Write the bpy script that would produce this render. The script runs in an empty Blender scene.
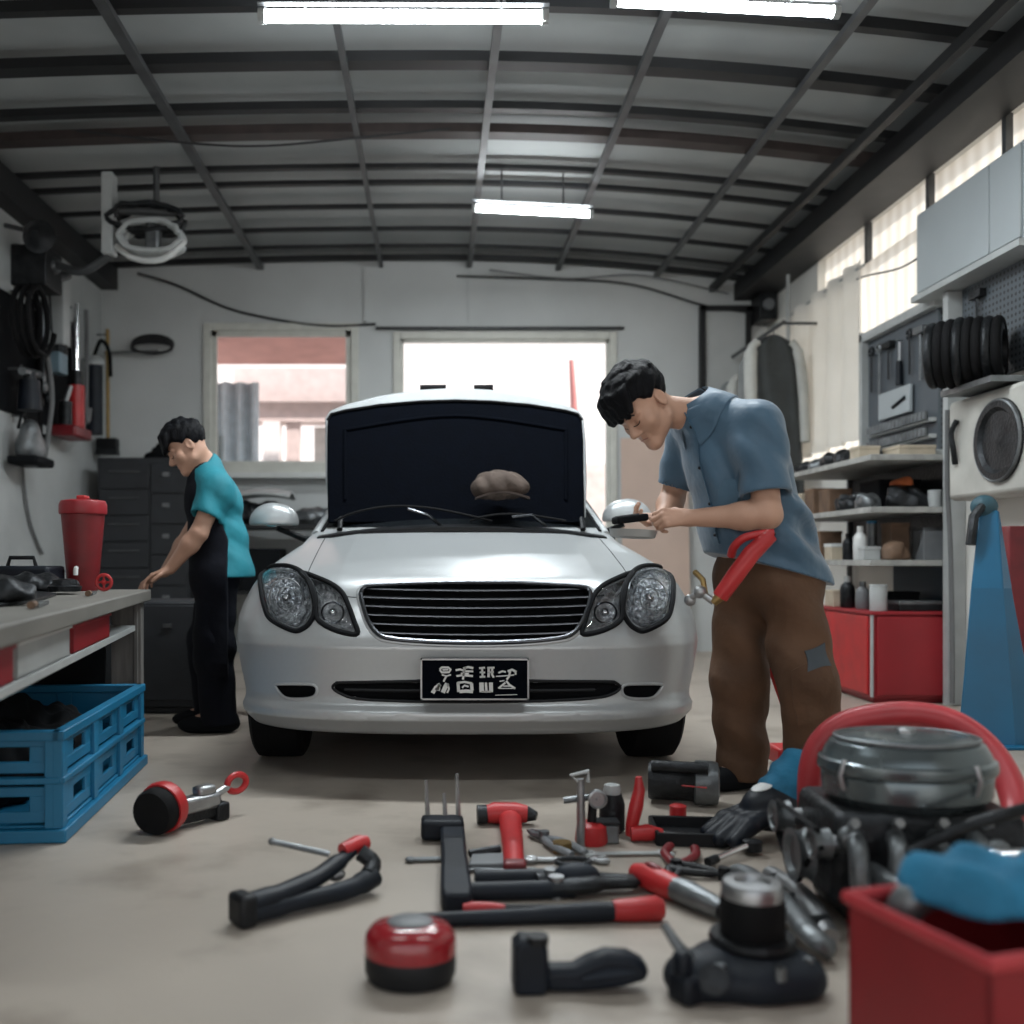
import bpy, bmesh, math, random
import numpy as np
from mathutils import Vector, Matrix, Euler
random.seed(7); rng = np.random.default_rng(7)
SC = bpy.context.scene; COL = SC.collection
PI = math.pi
EYE = .85
def at(px, py, d):                       # a point d metres into the room, in room metres
    return Vector(((px-435)*d/1000, d, EYE+(560-py)*d/1000))
def gd(px, py, z=0.0):                   # a point on the floor (or at height z)
    d = (EYE-z)*1000/(py-560)
    return Vector(((px-435)*d/1000, d, z))
def V(*a): return Vector(a)

# ---------------------------------------------------------------- materials
def mk(name, col, rough=.5, metal=0., var=.12, scale=9., bump=0., bscale=None, spec=.5, coat=0., col2=None, stretch=None, detail=4., emit=None, estr=0., sheen=0.):
    m = bpy.data.materials.new(name); m.use_nodes = True
    nt = m.node_tree; b = nt.nodes['Principled BSDF']; L = nt.links
    tc = nt.nodes.new('ShaderNodeTexCoord'); src = tc.outputs['Object']
    if stretch:
        mp = nt.nodes.new('ShaderNodeMapping'); mp.inputs['Scale'].default_value = stretch
        L.new(src, mp.inputs['Vector']); src = mp.outputs['Vector']
    n = nt.nodes.new('ShaderNodeTexNoise'); n.inputs['Scale'].default_value = scale; n.inputs['Detail'].default_value = detail
    L.new(src, n.inputs['Vector'])
    r = nt.nodes.new('ShaderNodeValToRGB'); L.new(n.outputs['Fac'], r.inputs['Fac'])
    c2 = col2 or tuple(max(0, c*(1-2*var)) for c in col)
    r.color_ramp.elements[0].position = .3; r.color_ramp.elements[1].position = .7
    r.color_ramp.elements[0].color = (*c2, 1); r.color_ramp.elements[1].color = (*col, 1)
    L.new(r.outputs['Color'], b.inputs['Base Color'])
    mr = nt.nodes.new('ShaderNodeMapRange'); L.new(n.outputs['Fac'], mr.inputs['Value'])
    mr.inputs['To Min'].default_value = max(0.02, rough-.07); mr.inputs['To Max'].default_value = min(1, rough+.07)
    L.new(mr.outputs['Result'], b.inputs['Roughness'])
    b.inputs['Metallic'].default_value = metal; b.inputs['Specular IOR Level'].default_value = spec
    b.inputs['Coat Weight'].default_value = coat; b.inputs['Coat Roughness'].default_value = .08
    b.inputs['Sheen Weight'].default_value = sheen
    if bump:
        n2 = nt.nodes.new('ShaderNodeTexNoise'); n2.inputs['Scale'].default_value = bscale or scale*4; n2.inputs['Detail'].default_value = 3
        L.new(src, n2.inputs['Vector'])
        bp = nt.nodes.new('ShaderNodeBump'); bp.inputs['Strength'].default_value = bump; bp.inputs['Distance'].default_value = .02
        L.new(n2.outputs['Fac'], bp.inputs['Height']); L.new(bp.outputs['Normal'], b.inputs['Normal'])
    if emit:
        b.inputs['Emission Color'].default_value = (*emit, 1); b.inputs['Emission Strength'].default_value = estr
    return m
def glass(name, tint=(.9,.95,1), mixf=.12, rough=.03, ior=1.45):
    m = bpy.data.materials.new(name); m.use_nodes = True
    nt = m.node_tree; nt.nodes.clear(); L = nt.links
    o = nt.nodes.new('ShaderNodeOutputMaterial'); mx = nt.nodes.new('ShaderNodeMixShader')
    t = nt.nodes.new('ShaderNodeBsdfTransparent'); t.inputs['Color'].default_value = (*tint, 1)
    g = nt.nodes.new('ShaderNodeBsdfGlossy'); g.inputs['Roughness'].default_value = rough
    f = nt.nodes.new('ShaderNodeFresnel'); f.inputs['IOR'].default_value = ior
    n = nt.nodes.new('ShaderNodeTexNoise'); n.inputs['Scale'].default_value = 3
    ad = nt.nodes.new('ShaderNodeMath'); ad.operation = 'MULTIPLY_ADD'; ad.inputs[1].default_value = mixf*.5
    L.new(n.outputs['Fac'], ad.inputs[0]); L.new(f.outputs['Fac'], ad.inputs[2])
    L.new(ad.outputs[0], mx.inputs[0]); L.new(t.outputs[0], mx.inputs[1]); L.new(g.outputs[0], mx.inputs[2]); L.new(mx.outputs[0], o.inputs['Surface'])
    return m

# ---------------------------------------------------------------- mesh builder
def frame(d):
    d = Vector(d).normalized(); u = Vector((0,0,1)) if abs(d.z) < .95 else Vector((1,0,0))
    s = d.cross(u).normalized(); return d, s, s.cross(d).normalized()
def rot(z=0, x=0, y=0): return Euler((x, y, z)).to_matrix().to_4x4()
def place(p, z=0, x=0, y=0): return Matrix.Translation(Vector(p)) @ rot(z, x, y)
class MB:
    def __init__(s, M=None): s.v = []; s.f = []; s.M = M or Matrix.Identity(4)
    def _add(s, vs, fs):
        b = len(s.v); s.v += [s.M @ Vector(p) for p in vs]; s.f += [tuple(b+i for i in f) for f in fs]; return s
    def box(s, c, size, R=None):
        c = Vector(c); h = Vector(size)/2
        vs = [Vector((x*h.x, y*h.y, z*h.z)) for x in (-1,1) for y in (-1,1) for z in (-1,1)]
        if R is not None: vs = [R.to_3x3() @ p for p in vs]
        return s._add([c+p for p in vs], [(0,1,3,2),(4,6,7,5),(0,4,5,1),(2,3,7,6),(0,2,6,4),(1,5,7,3)])
    def span(s, lo, hi): return s.box([(a+b)/2 for a, b in zip(lo, hi)], [abs(b-a) for a, b in zip(lo, hi)])
    def cyl(s, a, b, r, r2=None, n=20): return s.tube([a, b], [r, r if r2 is None else r2], n)
    def tube(s, pts, r, n=10, closed=False, cap=True, flat=1.0):
        pts = [Vector(p) for p in pts]; m = len(pts)
        rs = r if isinstance(r, (list, tuple)) else [r]*m
        vs = []; pu = None
        for i, p in enumerate(pts):
            if closed: d = pts[(i+1) % m]-pts[i-1]
            else: d = pts[min(i+1, m-1)]-pts[max(i-1, 0)]
            d = d.normalized() if d.length > 1e-9 else Vector((0,0,1))
            if pu is None: _, a, u = frame(d)
            else:
                u = (pu-d*pu.dot(d)); u = u.normalized() if u.length > 1e-6 else frame(d)[2]
                a = d.cross(u)
            pu = u
            for k in range(n):
                t = 2*PI*k/n; vs.append(p+(a*math.cos(t)+u*math.sin(t)*flat)*rs[i])
        fs = []
        for i in range(m if closed else m-1):
            j = (i+1) % m
            for k in range(n):
                q = (k+1) % n; fs.append((i*n+k, i*n+q, j*n+q, j*n+k))
        if cap and not closed: fs += [tuple(range(n-1, -1, -1)), tuple((m-1)*n+k for k in range(n))]
        return s._add(vs, fs)
    def lathe(s, prof, o=(0,0,0), axis=(0,0,1), n=28, ang=2*PI):
        o = Vector(o); d, a, u = frame(axis); vs = []; m = len(prof)
        full = abs(ang-2*PI) < 1e-6; nn = n if full else n+1
        for r, h in prof:
            for k in range(nn):
                t = ang*k/n; vs.append(o+d*h+(a*math.cos(t)+u*math.sin(t))*max(r, 1e-4))
        fs = []
        for i in range(m-1):
            for k in range(n):
                q = (k+1) % nn; fs.append((i*nn+k, i*nn+q, (i+1)*nn+q, (i+1)*nn+k))
        if full: fs += [tuple(range(nn-1, -1, -1)), tuple((m-1)*nn+k for k in range(nn))]
        return s._add(vs, fs)
    def prism(s, poly, z0, z1, ax='z', top=1.0):
        n = len(poly); cx = sum(p[0] for p in poly)/n; cy = sum(p[1] for p in poly)/n
        def e(p, z):
            return {'z': (p[0], p[1], z), 'y': (p[0], z, p[1]), 'x': (z, p[0], p[1])}[ax]
        vs = [e(p, z0) for p in poly]+[e((cx+(p[0]-cx)*top, cy+(p[1]-cy)*top), z1) for p in poly]
        fs = [tuple(range(n-1,-1,-1)), tuple(range(n, 2*n))]+[(i, (i+1)%n, n+(i+1)%n, n+i) for i in range(n)]
        return s._add(vs, fs)
    def ball(s, c, r, n=16, m=10):
        r = (r,)*3 if isinstance(r, (int, float)) else r
        c = Vector(c); vs = [c+Vector((0,0,-r[2]))]
        for i in range(1, m):
            t = -PI/2+PI*i/m
            for k in range(n):
                a = 2*PI*k/n; vs.append(c+Vector((r[0]*math.cos(t)*math.cos(a), r[1]*math.cos(t)*math.sin(a), r[2]*math.sin(t))))
        vs.append(c+Vector((0,0,r[2]))); fs = []
        for k in range(n): fs.append((0, 1+(k+1)%n, 1+k)); fs.append((len(vs)-1, 1+(m-2)*n+k, 1+(m-2)*n+(k+1)%n))
        for i in range(m-2):
            for k in range(n):
                q = (k+1)%n; fs.append((1+i*n+k, 1+i*n+q, 1+(i+1)*n+q, 1+(i+1)*n+k))
        return s._add(vs, fs)
    def grid(s, fn, nu, nv, thick=0.0, tdir=(0,0,1)):
        vs = [Vector(fn(i/nu, j/nv)) for i in range(nu+1) for j in range(nv+1)]
        w = nv+1; fs = [(i*w+j, (i+1)*w+j, (i+1)*w+j+1, i*w+j+1) for i in range(nu) for j in range(nv)]
        if thick:
            b = len(vs); t = Vector(tdir)*thick; vs += [p-t for p in vs]; fs += [tuple(b+k for k in reversed(f)) for f in fs]
            ed = [(i*w, (i+1)*w) for i in range(nu)]+[((i+1)*w+nv, i*w+nv) for i in range(nu)]
            ed += [(j+1, j) for j in range(nv)]+[(nu*w+j, nu*w+j+1) for j in range(nv)]
            fs += [(p, b+p, b+q, q) for p, q in ed]
        return s._add(vs, fs)
    def build(s, name, mat, parent=None, bevel=0., smooth=40., recalc=True, kind=None):
        me = bpy.data.meshes.new(name)
        if parent is not None:
            o0 = Vector((0,0,0)); q = parent
            while q is not None: o0 = o0+q.location; q = q.parent
        else:
            xs = [p.x for p in s.v]; ys = [p.y for p in s.v]
            o0 = Vector(((min(xs)+max(xs))/2, (min(ys)+max(ys))/2, min(p.z for p in s.v)))
        me.from_pydata([p-o0 for p in s.v], [], s.f); 
        if recalc:
            bm = bmesh.new(); bm.from_mesh(me); bmesh.ops.recalc_face_normals(bm, faces=bm.faces); bm.to_mesh(me); bm.free()
        me.materials.append(mat)
        if smooth:
            me.polygons.foreach_set('use_smooth', [True]*len(me.polygons)); me.set_sharp_from_angle(angle=math.radians(smooth))
        o = bpy.data.objects.new(name, me); COL.objects.link(o)
        if parent is not None: o.parent = parent
        else: o.location = o0
        if bevel:
            b = o.modifiers.new('bevel', 'BEVEL'); b.width = bevel; b.segments = 2; b.limit_method = 'ANGLE'; b.angle_limit = math.radians(50)
        if kind: o['kind'] = kind
        return o
def thing(name, label, cat, loc, group=None):
    o = bpy.data.objects.new(name, None); COL.objects.link(o); o.location = Vector(loc); o.empty_display_size = .05
    return tag(o, label, cat, group)
def tag(o, label, cat, group=None):
    o['label'] = label; o['category'] = cat
    if group: o['group'] = group
    return o
def dup(root, loc, rz=0., label=None, group=None):
    def cp(o, par):
        c = o.copy(); COL.objects.link(c); c.parent = par
        for ch in o.children: cp(ch, c)
        return c
    r = cp(root, None); r.location = Vector(loc); r.rotation_euler = (0,0,rz)
    if label: r['label'] = label
    if group: r['group'] = group
    return r
def catmull(pts, k=8, closed=False):
    P = [Vector(p) for p in pts]; n = len(P); out = []
    for i in range(n if closed else n-1):
        g = (lambda j: P[j % n]) if closed else (lambda j: P[min(max(j, 0), n-1)])
        p0, p1, p2, p3 = g(i-1), g(i), g(i+1), g(i+2)
        for q in range(k):
            t = q/k
            out.append(.5*((2*p1)+(p2-p0)*t+(2*p0-5*p1+4*p2-p3)*t*t+(3*p1-p0-3*p2+p3)*t**3))
    if not closed: out.append(P[-1])
    return out

# ---------------------------------------------------------------- implicit surfaces (smooth organic bodies)
def smin(a, b, k):
    if k <= 0: return np.minimum(a, b)
    h = np.maximum(k-np.abs(a-b), 0)/k; return np.minimum(a, b)-h*h*k*.25
def smax(a, b, k): return -smin(-a, -b, k)
class Field:
    def __init__(s, lo, hi, h):
        s.lo = np.array(lo, float); s.h = h
        s.ax = [np.arange(l, u+h, h, dtype=np.float32) for l, u in zip(lo, hi)]
        s.D = np.full([len(a) for a in s.ax], .5, np.float32)
    def op(s, fn, bb, k=.02, mode='add', pad=.04):
        sl = []
        for i in range(3):
            a = max(0, int((bb[0][i]-pad-k-s.lo[i])/s.h)); b = min(len(s.ax[i]), int((bb[1][i]+pad+k-s.lo[i])/s.h)+2)
            if b <= a: return s
            sl.append(slice(a, b))
        x = s.ax[0][sl[0]][:,None,None]; y = s.ax[1][sl[1]][None,:,None]; z = s.ax[2][sl[2]][None,None,:]
        d = fn(x, y, z); c = s.D[tuple(sl)]
        s.D[tuple(sl)] = smin(c, d, k) if mode == 'add' else smax(c, -d, k) if mode == 'sub' else c+d
        return s
    def cone(s, a, b, ra, rb, k=.02, flat=None, mode='add'):
        a = np.array(a, float); b = np.array(b, float); R = max(ra, rb)*(1.0 if flat is None else max(1, flat[1]))
        ba = b-a; L2 = float(ba@ba)
        def fn(x, y, z):
            px, py, pz = x-a[0], y-a[1], z-a[2]
            h = np.clip((px*ba[0]+py*ba[1]+pz*ba[2])/L2, 0, 1)
            qx, qy, qz = px-h*ba[0], py-h*ba[1], pz-h*ba[2]
            if flat is not None:
                d, f = flat; d = np.array(d, float); d = d/np.linalg.norm(d)
                t = (qx*d[0]+qy*d[1]+qz*d[2])*(1/f-1)
                qx, qy, qz = qx+t*d[0], qy+t*d[1], qz+t*d[2]
            return np.sqrt(qx*qx+qy*qy+qz*qz)-(ra+(rb-ra)*h)
        return s.op(fn, (np.minimum(a, b)-R, np.maximum(a, b)+R), k, mode)
    def chain(s, pts, rs, k=.02, flat=None, mode='add'):
        for i in range(len(pts)-1): s.cone(pts[i], pts[i+1], rs[i], rs[i+1], k, flat, mode)
        return s
    def ell(s, c, r, A=None, k=.02, mode='add'):
        c = np.array(c, float); A = np.eye(3) if A is None else np.array(A, float); R = max(r)
        def fn(x, y, z):
            p = [x-c[0], y-c[1], z-c[2]]
            q = [p[0]*A[i][0]+p[1]*A[i][1]+p[2]*A[i][2] for i in range(3)]
            k0 = np.sqrt((q[0]/r[0])**2+(q[1]/r[1])**2+(q[2]/r[2])**2); k1 = np.sqrt((q[0]/r[0]**2)**2+(q[1]/r[1]**2)**2+(q[2]/r[2]**2)**2)
            return k0*(k0-1)/np.maximum(k1, 1e-6)
        return s.op(fn, (c-R, c+R), k, mode)
    def mesh(s): return nets(s.D, s.lo, s.h)
    def sample(s, P):
        P = np.asarray(P); q = np.clip((P-s.lo)/s.h, 0, np.array(s.D.shape)-1.001); i = q.astype(int); f = q-i; r = 0
        for dx in (0,1):
            for dy in (0,1):
                for dz in (0,1):
                    w = (f[:,0] if dx else 1-f[:,0])*(f[:,1] if dy else 1-f[:,1])*(f[:,2] if dz else 1-f[:,2])
                    r = r+w*s.D[i[:,0]+dx, i[:,1]+dy, i[:,2]+dz]
        return r
    def grad(s, P):
        e = s.h; g = np.stack([s.sample(P+np.eye(3)[i]*e)-s.sample(P-np.eye(3)[i]*e) for i in range(3)], 1)
        return g/np.maximum(np.linalg.norm(g, axis=1, keepdims=True), 1e-9)
    def snap(s, P, off=0., it=6):            # move points onto the surface (+off)
        P = np.array(P, float)
        for _ in range(it): P = P-s.grad(P)*(s.sample(P)-off)[:,None]
        return P
def nets(D, lo, h):
    ins = D < 0
    c = [ins[:-1,:-1,:-1], ins[1:,:-1,:-1], ins[:-1,1:,:-1], ins[1:,1:,:-1], ins[:-1,:-1,1:], ins[1:,:-1,1:], ins[:-1,1:,1:], ins[1:,1:,1:]]
    al = c[0].copy(); an = c[0].copy()
    for q in c[1:]: al &= q; an |= q
    act = an & ~al; idx = np.argwhere(act); n = len(idx)
    ID = np.full(act.shape, -1, np.int32); ID[act] = np.arange(n)
    off = [np.array((i & 1, (i >> 1) & 1, (i >> 2) & 1)) for i in range(8)]
    val = [D[tuple((idx+o).T)] for o in off]
    P = np.zeros((n,3)); cnt = np.zeros(n)
    for i in range(8):
        for b in (1,2,4):
            j = i | b
            if j == i: continue
            a, e = val[i], val[j]; m = (a < 0) != (e < 0)
            t = np.where(m, a/np.where(m, a-e, 1), 0)
            P += np.where(m[:,None], off[i]+(off[j]-off[i])*t[:,None], 0); cnt += m
    P = (idx+P/cnt[:,None])*h+np.array(lo)
    F = []
    for ax in range(3):
        u, w = (ax+1) % 3, (ax+2) % 3
        s0 = [slice(1,-1)]*3; s1 = [slice(1,-1)]*3; s0[ax] = slice(0,-1); s1[ax] = slice(1,None)
        a = ins[tuple(s0)]; b = ins[tuple(s1)]
        g = np.argwhere(a != b); base = g+np.array([0 if k == ax else 1 for k in range(3)])
        fl = a[tuple(g.T)]
        eu = np.eye(3, dtype=int)[u]; ew = np.eye(3, dtype=int)[w]
        q = np.stack([ID[tuple((base-eu-ew).T)], ID[tuple((base-ew).T)], ID[tuple(base.T)], ID[tuple((base-eu).T)]], 1)
        q[~fl] = q[~fl][:, ::-1]; F.append(q)
    return P, np.concatenate(F)
def npmesh(name, P, F, mat, parent=None, normals=None, smooth_it=0, kind=None):
    P = np.array(P, float)
    if smooth_it:
        E = np.concatenate([F[:,[0,1]], F[:,[1,2]], F[:,[2,3]], F[:,[3,0]]]); 
        for it in range(smooth_it):
            for lam in (.5, -.52):
                S = np.zeros_like(P); C = np.zeros(len(P))
                np.add.at(S, E[:,0], P[E[:,1]]); np.add.at(C, E[:,0], 1); np.add.at(S, E[:,1], P[E[:,0]]); np.add.at(C, E[:,1], 1)
                P = P+lam*(S/np.maximum(C,1)[:,None]-P)
    o0 = np.zeros(3); q = parent
    while q is not None: o0 = o0+np.array(q.location); q = q.parent
    if parent is None: o0 = np.array([(P[:,0].min()+P[:,0].max())/2, (P[:,1].min()+P[:,1].max())/2, P[:,2].min()])
    me = bpy.data.meshes.new(name); n, m = len(P), len(F)
    me.vertices.add(n); me.vertices.foreach_set('co', (P-o0).astype(np.float32).ravel())
    me.loops.add(m*4); me.loops.foreach_set('vertex_index', F.astype(np.int32).ravel())
    me.polygons.add(m); me.polygons.foreach_set('loop_start', np.arange(0, m*4, 4, dtype=np.int32))
    me.polygons.foreach_set('use_smooth', np.ones(m, bool)); me.update(calc_edges=True); me.validate()
    if normals is not None: me.normals_split_custom_set_from_vertices([tuple(v) for v in normals])
    me.materials.append(mat)
    o = bpy.data.objects.new(name, me); COL.objects.link(o)
    if parent is not None: o.parent = parent
    else: o.location = Vector(o0)
    if kind: o['kind'] = kind
    return o
# ================================================================ materials
M = {}
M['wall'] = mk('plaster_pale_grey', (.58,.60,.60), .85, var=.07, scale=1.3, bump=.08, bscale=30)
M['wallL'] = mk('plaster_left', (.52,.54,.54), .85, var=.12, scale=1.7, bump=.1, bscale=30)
M['wallR'] = mk('wall_white_panel', (.80,.79,.75), .7, var=.05, scale=2., stretch=(1,1,.3))
M['ceil'] = mk('roof_sheet_grey', (.40,.42,.42), .7, var=.1, scale=1.5)
M['steel_dark'] = mk('dark_painted_steel', (.010,.011,.013), .55, var=.2, scale=6)
M['steel_brown'] = mk('rusty_brown_steel', (.05,.035,.033), .6, var=.25, scale=8)
M['steel_grey'] = mk('grey_rafter_steel', (.11,.115,.12), .5, metal=.4, var=.2, scale=6)
M['win_frame'] = mk('window_frame_offwhite', (.62,.62,.57), .55, var=.06)
M['silver'] = mk('car_paint_silver', (.47,.49,.50), .34, metal=.35, var=.015, scale=60, coat=.25)
M['black'] = mk('black_plastic', (.008,.009,.011), .5, var=.2, spec=.3)
M['blackmatt'] = mk('black_matt', (.006,.007,.009), .85, var=.2, spec=.2)
M['liner'] = mk('bonnet_liner_black', (.0022,.0032,.006), .9, var=.15, scale=20, bump=.1, spec=.04)
M['rubber'] = mk('black_rubber', (.006,.006,.007), .8, var=.2, bump=.1, spec=.2)
M['chrome'] = mk('chrome', (.75,.76,.78), .16, metal=1, var=.04)
M['darkchrome'] = mk('dark_chrome', (.10,.105,.115), .25, metal=.9, var=.1)
M['steel'] = mk('brushed_steel', (.42,.43,.44), .36, metal=.9, var=.15, scale=14)
M['cast'] = mk('cast_aluminium', (.22,.235,.245), .42, metal=.75, var=.25, scale=11, bump=.15)
M['castdark'] = mk('greasy_dark_metal', (.030,.033,.037), .45, metal=.6, var=.35, scale=13, bump=.25)
M['red'] = mk('red_plastic', (.52,.025,.028), .4, var=.15)
M['redpaint'] = mk('red_cabinet_paint', (.33,.016,.024), .42, var=.12, scale=3)
M['redhose'] = mk('red_rubber_hose', (.50,.045,.055), .42, var=.12)
M['darkred'] = mk('dark_red_plastic', (.20,.012,.018), .38, var=.2)
M['bluecrate'] = mk('blue_crate_plastic', (.008,.17,.33), .45, var=.12, scale=4)
M['blue'] = mk('blue_steel_paint', (.003,.115,.235), .42, var=.12, scale=3)
M['bluecloth'] = mk('blue_cloth', (.02,.20,.36), .85, var=.2, bump=.4, bscale=25)
M['navyblack'] = mk('navy_black_grip', (.006,.010,.018), .5, var=.25, spec=.3)
M['navymatt'] = mk('slate_black_grip', (.010,.015,.024), .55, var=.25, spec=.3)
M['grey'] = mk('mid_grey_plastic', (.17,.18,.19), .5, var=.12)
M['lightgrey'] = mk('light_grey_plastic', (.45,.47,.47), .5, var=.08)
M['white'] = mk('white_plastic', (.68,.69,.68), .5, var=.06)
M['cream'] = mk('cream_card', (.55,.47,.36), .8, var=.12)
M['brown'] = mk('brown_card', (.20,.12,.075), .8, var=.25)
M['brass'] = mk('brass', (.45,.30,.12), .35, metal=.9, var=.2)
M['orange'] = mk('orange_rag', (.45,.11,.03), .8, var=.2)
M['wood'] = mk('worn_bench_top', (.20,.19,.17), .6, var=.2, scale=5, stretch=(1,.25,1))
M['woodleg'] = mk('weathered_bench_leg', (.20,.19,.18), .75, var=.25, scale=8, stretch=(4,4,.4))
M['yellowwood'] = mk('yellow_wood_handle', (.42,.27,.09), .6, var=.2)
M['cable'] = mk('cable_dark', (.02,.02,.022), .6)
M['cablegrey'] = mk('cable_grey', (.16,.165,.17), .6)
M['glassw'] = glass('window_glass', (.97,.98,1), .02, .3, 1.12)

# ================================================================ shell
XL, XR, YB, YF, ZC = -3.1, 3.1, 9.3, -2.0, 3.72
def zc(x): return ZC-.024*max(x, 0)**2-.008*min(x, 0)**2
# floor
fm = mk('sealed_concrete_floor', (.44,.385,.33), .40, var=.12, scale=1.1, detail=8, bump=.05, bscale=18, spec=.45)
nt = fm.node_tree; b = nt.nodes['Principled BSDF']
st = nt.nodes.new('ShaderNodeTexNoise'); st.inputs['Scale'].default_value = 3.2; st.inputs['Detail'].default_value = 10
rp = nt.nodes.new('ShaderNodeValToRGB'); rp.color_ramp.elements[0].position = .52; rp.color_ramp.elements[1].position = .78
rp.color_ramp.elements[0].color = (1,1,1,1); rp.color_ramp.elements[1].color = (.6,.58,.56,1)
mx = nt.nodes.new('ShaderNodeMix'); mx.data_type = 'RGBA'; mx.blend_type = 'MULTIPLY'; mx.inputs[0].default_value = 1
old = b.inputs['Base Color'].links[0].from_socket
tcn = [n for n in nt.nodes if n.type == 'TEX_COORD'][0]
nt.links.new(tcn.outputs['Object'], st.inputs['Vector']); nt.links.new(st.outputs['Fac'], rp.inputs['Fac'])
nt.links.new(old, mx.inputs[6]); nt.links.new(rp.outputs['Color'], mx.inputs[7]); nt.links.new(mx.outputs[2], b.inputs['Base Color'])
MB().span((-3.25,-4,-.15),(3.25,9.45,0)).build('floor', fm, kind='structure')
# back wall with two window openings
W1 = (-2.08,-.78,1.72,2.98); W2 = (-.32,1.62,.95,2.90)
def wall_with_holes(y0, y1, x0, x1, z0, z1, holes):
    m = MB(); xs = x0
    for hx0, hx1, hz0, hz1 in holes:
        m.span((xs,y0,z0),(hx0,y1,z1)); m.span((hx0,y0,z0),(hx1,y1,hz0)); m.span((hx0,y0,hz1),(hx1,y1,z1)); xs = hx1
    m.span((xs,y0,z0),(x1,y1,z1)); return m
wall_with_holes(YB, YB+.15, -3.25, 3.25, 0, 3.95, [W1, W2]).build('wall_back', M['wall'], kind='structure')
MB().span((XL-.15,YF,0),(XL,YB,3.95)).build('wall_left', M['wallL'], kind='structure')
# right wall: lower wall, clerestory opening in its upper band
CL = (4.4, 8.1, 2.98, 3.28); TY0, TZ0 = 6.14, 1.62
m = MB(); m.span((XR,YF,0),(XR+.15,TY0,CL[2])).span((XR,TY0,0),(XR+.15,YB,TZ0)); m.span((XR,YF,CL[3]),(XR+.15,YB,3.95)); m.span((XR,YF,CL[2]),(XR+.15,CL[0],CL[3])); m.span((XR,CL[1],CL[2]),(XR+.15,YB,CL[3]))
m.build('wall_right', M['wallR'], kind='structure')
tm = bpy.data.materials.new('translucent_sheet'); tm.use_nodes = True; nt = tm.node_tree; nt.nodes.clear()
o_ = nt.nodes.new('ShaderNodeOutputMaterial'); d_ = nt.nodes.new('ShaderNodeBsdfDiffuse'); t_ = nt.nodes.new('ShaderNodeBsdfTranslucent'); x_ = nt.nodes.new('ShaderNodeMixShader'); w_ = nt.nodes.new('ShaderNodeTexWave'); r_ = nt.nodes.new('ShaderNodeValToRGB'); c_ = nt.nodes.new('ShaderNodeTexCoord')
w_.bands_direction = 'Y'; w_.inputs['Scale'].default_value = 2.2; w_.inputs['Distortion'].default_value = 1.5
nt.links.new(c_.outputs['Object'], w_.inputs['Vector']); nt.links.new(w_.outputs['Fac'], r_.inputs[0]); r_.color_ramp.elements[0].color = (.78,.76,.72,1); r_.color_ramp.elements[1].color = (.88,.87,.84,1)
nt.links.new(r_.outputs[0], d_.inputs[0]); nt.links.new(r_.outputs[0], t_.inputs[0]); x_.inputs[0].default_value = .72
nt.links.new(d_.outputs[0], x_.inputs[1]); nt.links.new(t_.outputs[0], x_.inputs[2]); nt.links.new(x_.outputs[0], o_.inputs[0])
MB().span((XR,TY0,TZ0),(XR+.004,YB,CL[2])).build('wall_right_light_panel', tm, kind='structure')
MB().span((XR+.06,CL[0],CL[2]),(XR+.066,CL[1],CL[3])).build('window_3', tm, kind='structure')
def translucent(name, c1, c2, mixf, sc):
    tm = bpy.data.materials.new(name); tm.use_nodes = True; nt = tm.node_tree; nt.nodes.clear(); N = nt.nodes.new; K = nt.links.new
    o_, d_, t_, x_, w_, r_, c_ = [N('ShaderNode'+q) for q in ('OutputMaterial','BsdfDiffuse','BsdfTranslucent','MixShader','TexNoise','ValToRGB','TexCoord')]
    w_.inputs['Scale'].default_value = sc; K(c_.outputs['Object'], w_.inputs['Vector']); K(w_.outputs['Fac'], r_.inputs[0])
    r_.color_ramp.elements[0].color = (*c1,1); r_.color_ramp.elements[1].color = (*c2,1); x_.inputs[0].default_value = mixf
    K(r_.outputs[0], d_.inputs[0]); K(r_.outputs[0], t_.inputs[0]); K(d_.outputs[0], x_.inputs[1]); K(t_.outputs[0], x_.inputs[2]); K(x_.outputs[0], o_.inputs[0]); return tm
M['curtain'] = translucent('white_sheet_cloth', (.80,.79,.76), (.90,.89,.87), .50, 3)
# ceiling sheet, arched a little
MB().grid(lambda u, v: (XL-.15+u*6.5, YF+v*(YB+.15-YF), zc(XL-.15+u*6.5)), 40, 1, .05, (0,0,-1)).build('ceiling', M['ceil'], kind='structure')
# purlins across the room
for i, (y, w, h, mat) in enumerate([(2.9,.06,.07,0),(3.7,.06,.07,0),(4.45,.06,.07,0),(5.0,.06,.06,0),(5.58,.11,.06,0),(6.16,.07,.05,0),(6.50,.12,.06,1),(7.12,.05,.035,0),(7.42,.05,.035,0),(7.92,.04,.035,0),(8.45,.04,.035,0),(8.92,.04,.03,0),(9.23,.05,.05,0),(2.0,.06,.07,0),(1.0,.06,.07,0)]):
    m = MB()
    def pf(u, v, y=y, w=w, h=h):
        x = XL+u*6.2; q = [(-w/2,-.002),(-w/2,-h),(w/2,-h),(w/2,-.002)][round(v*3)]
        return (x, y+q[0], zc(x)-.05+q[1])
    m.grid(pf, 32, 3).build('ceiling_beam', M['steel_brown' if mat else 'steel_dark'], kind='structure', smooth=0, recalc=False)
# rafters running into the room, under the purlins
for x0, x1, w in [(-1.62,-1.62,.06),(-.50,-.50,.035),(.32,.32,.045),(1.14,1.14,.045),(2.05,2.05,.045)]:
    z = zc(x0)-.12
    MB().span((x0-w/2,-1,z-.035),(x0+w/2,9.28,z)).build('ceiling_rafter', M['steel_grey'], kind='structure')
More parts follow.
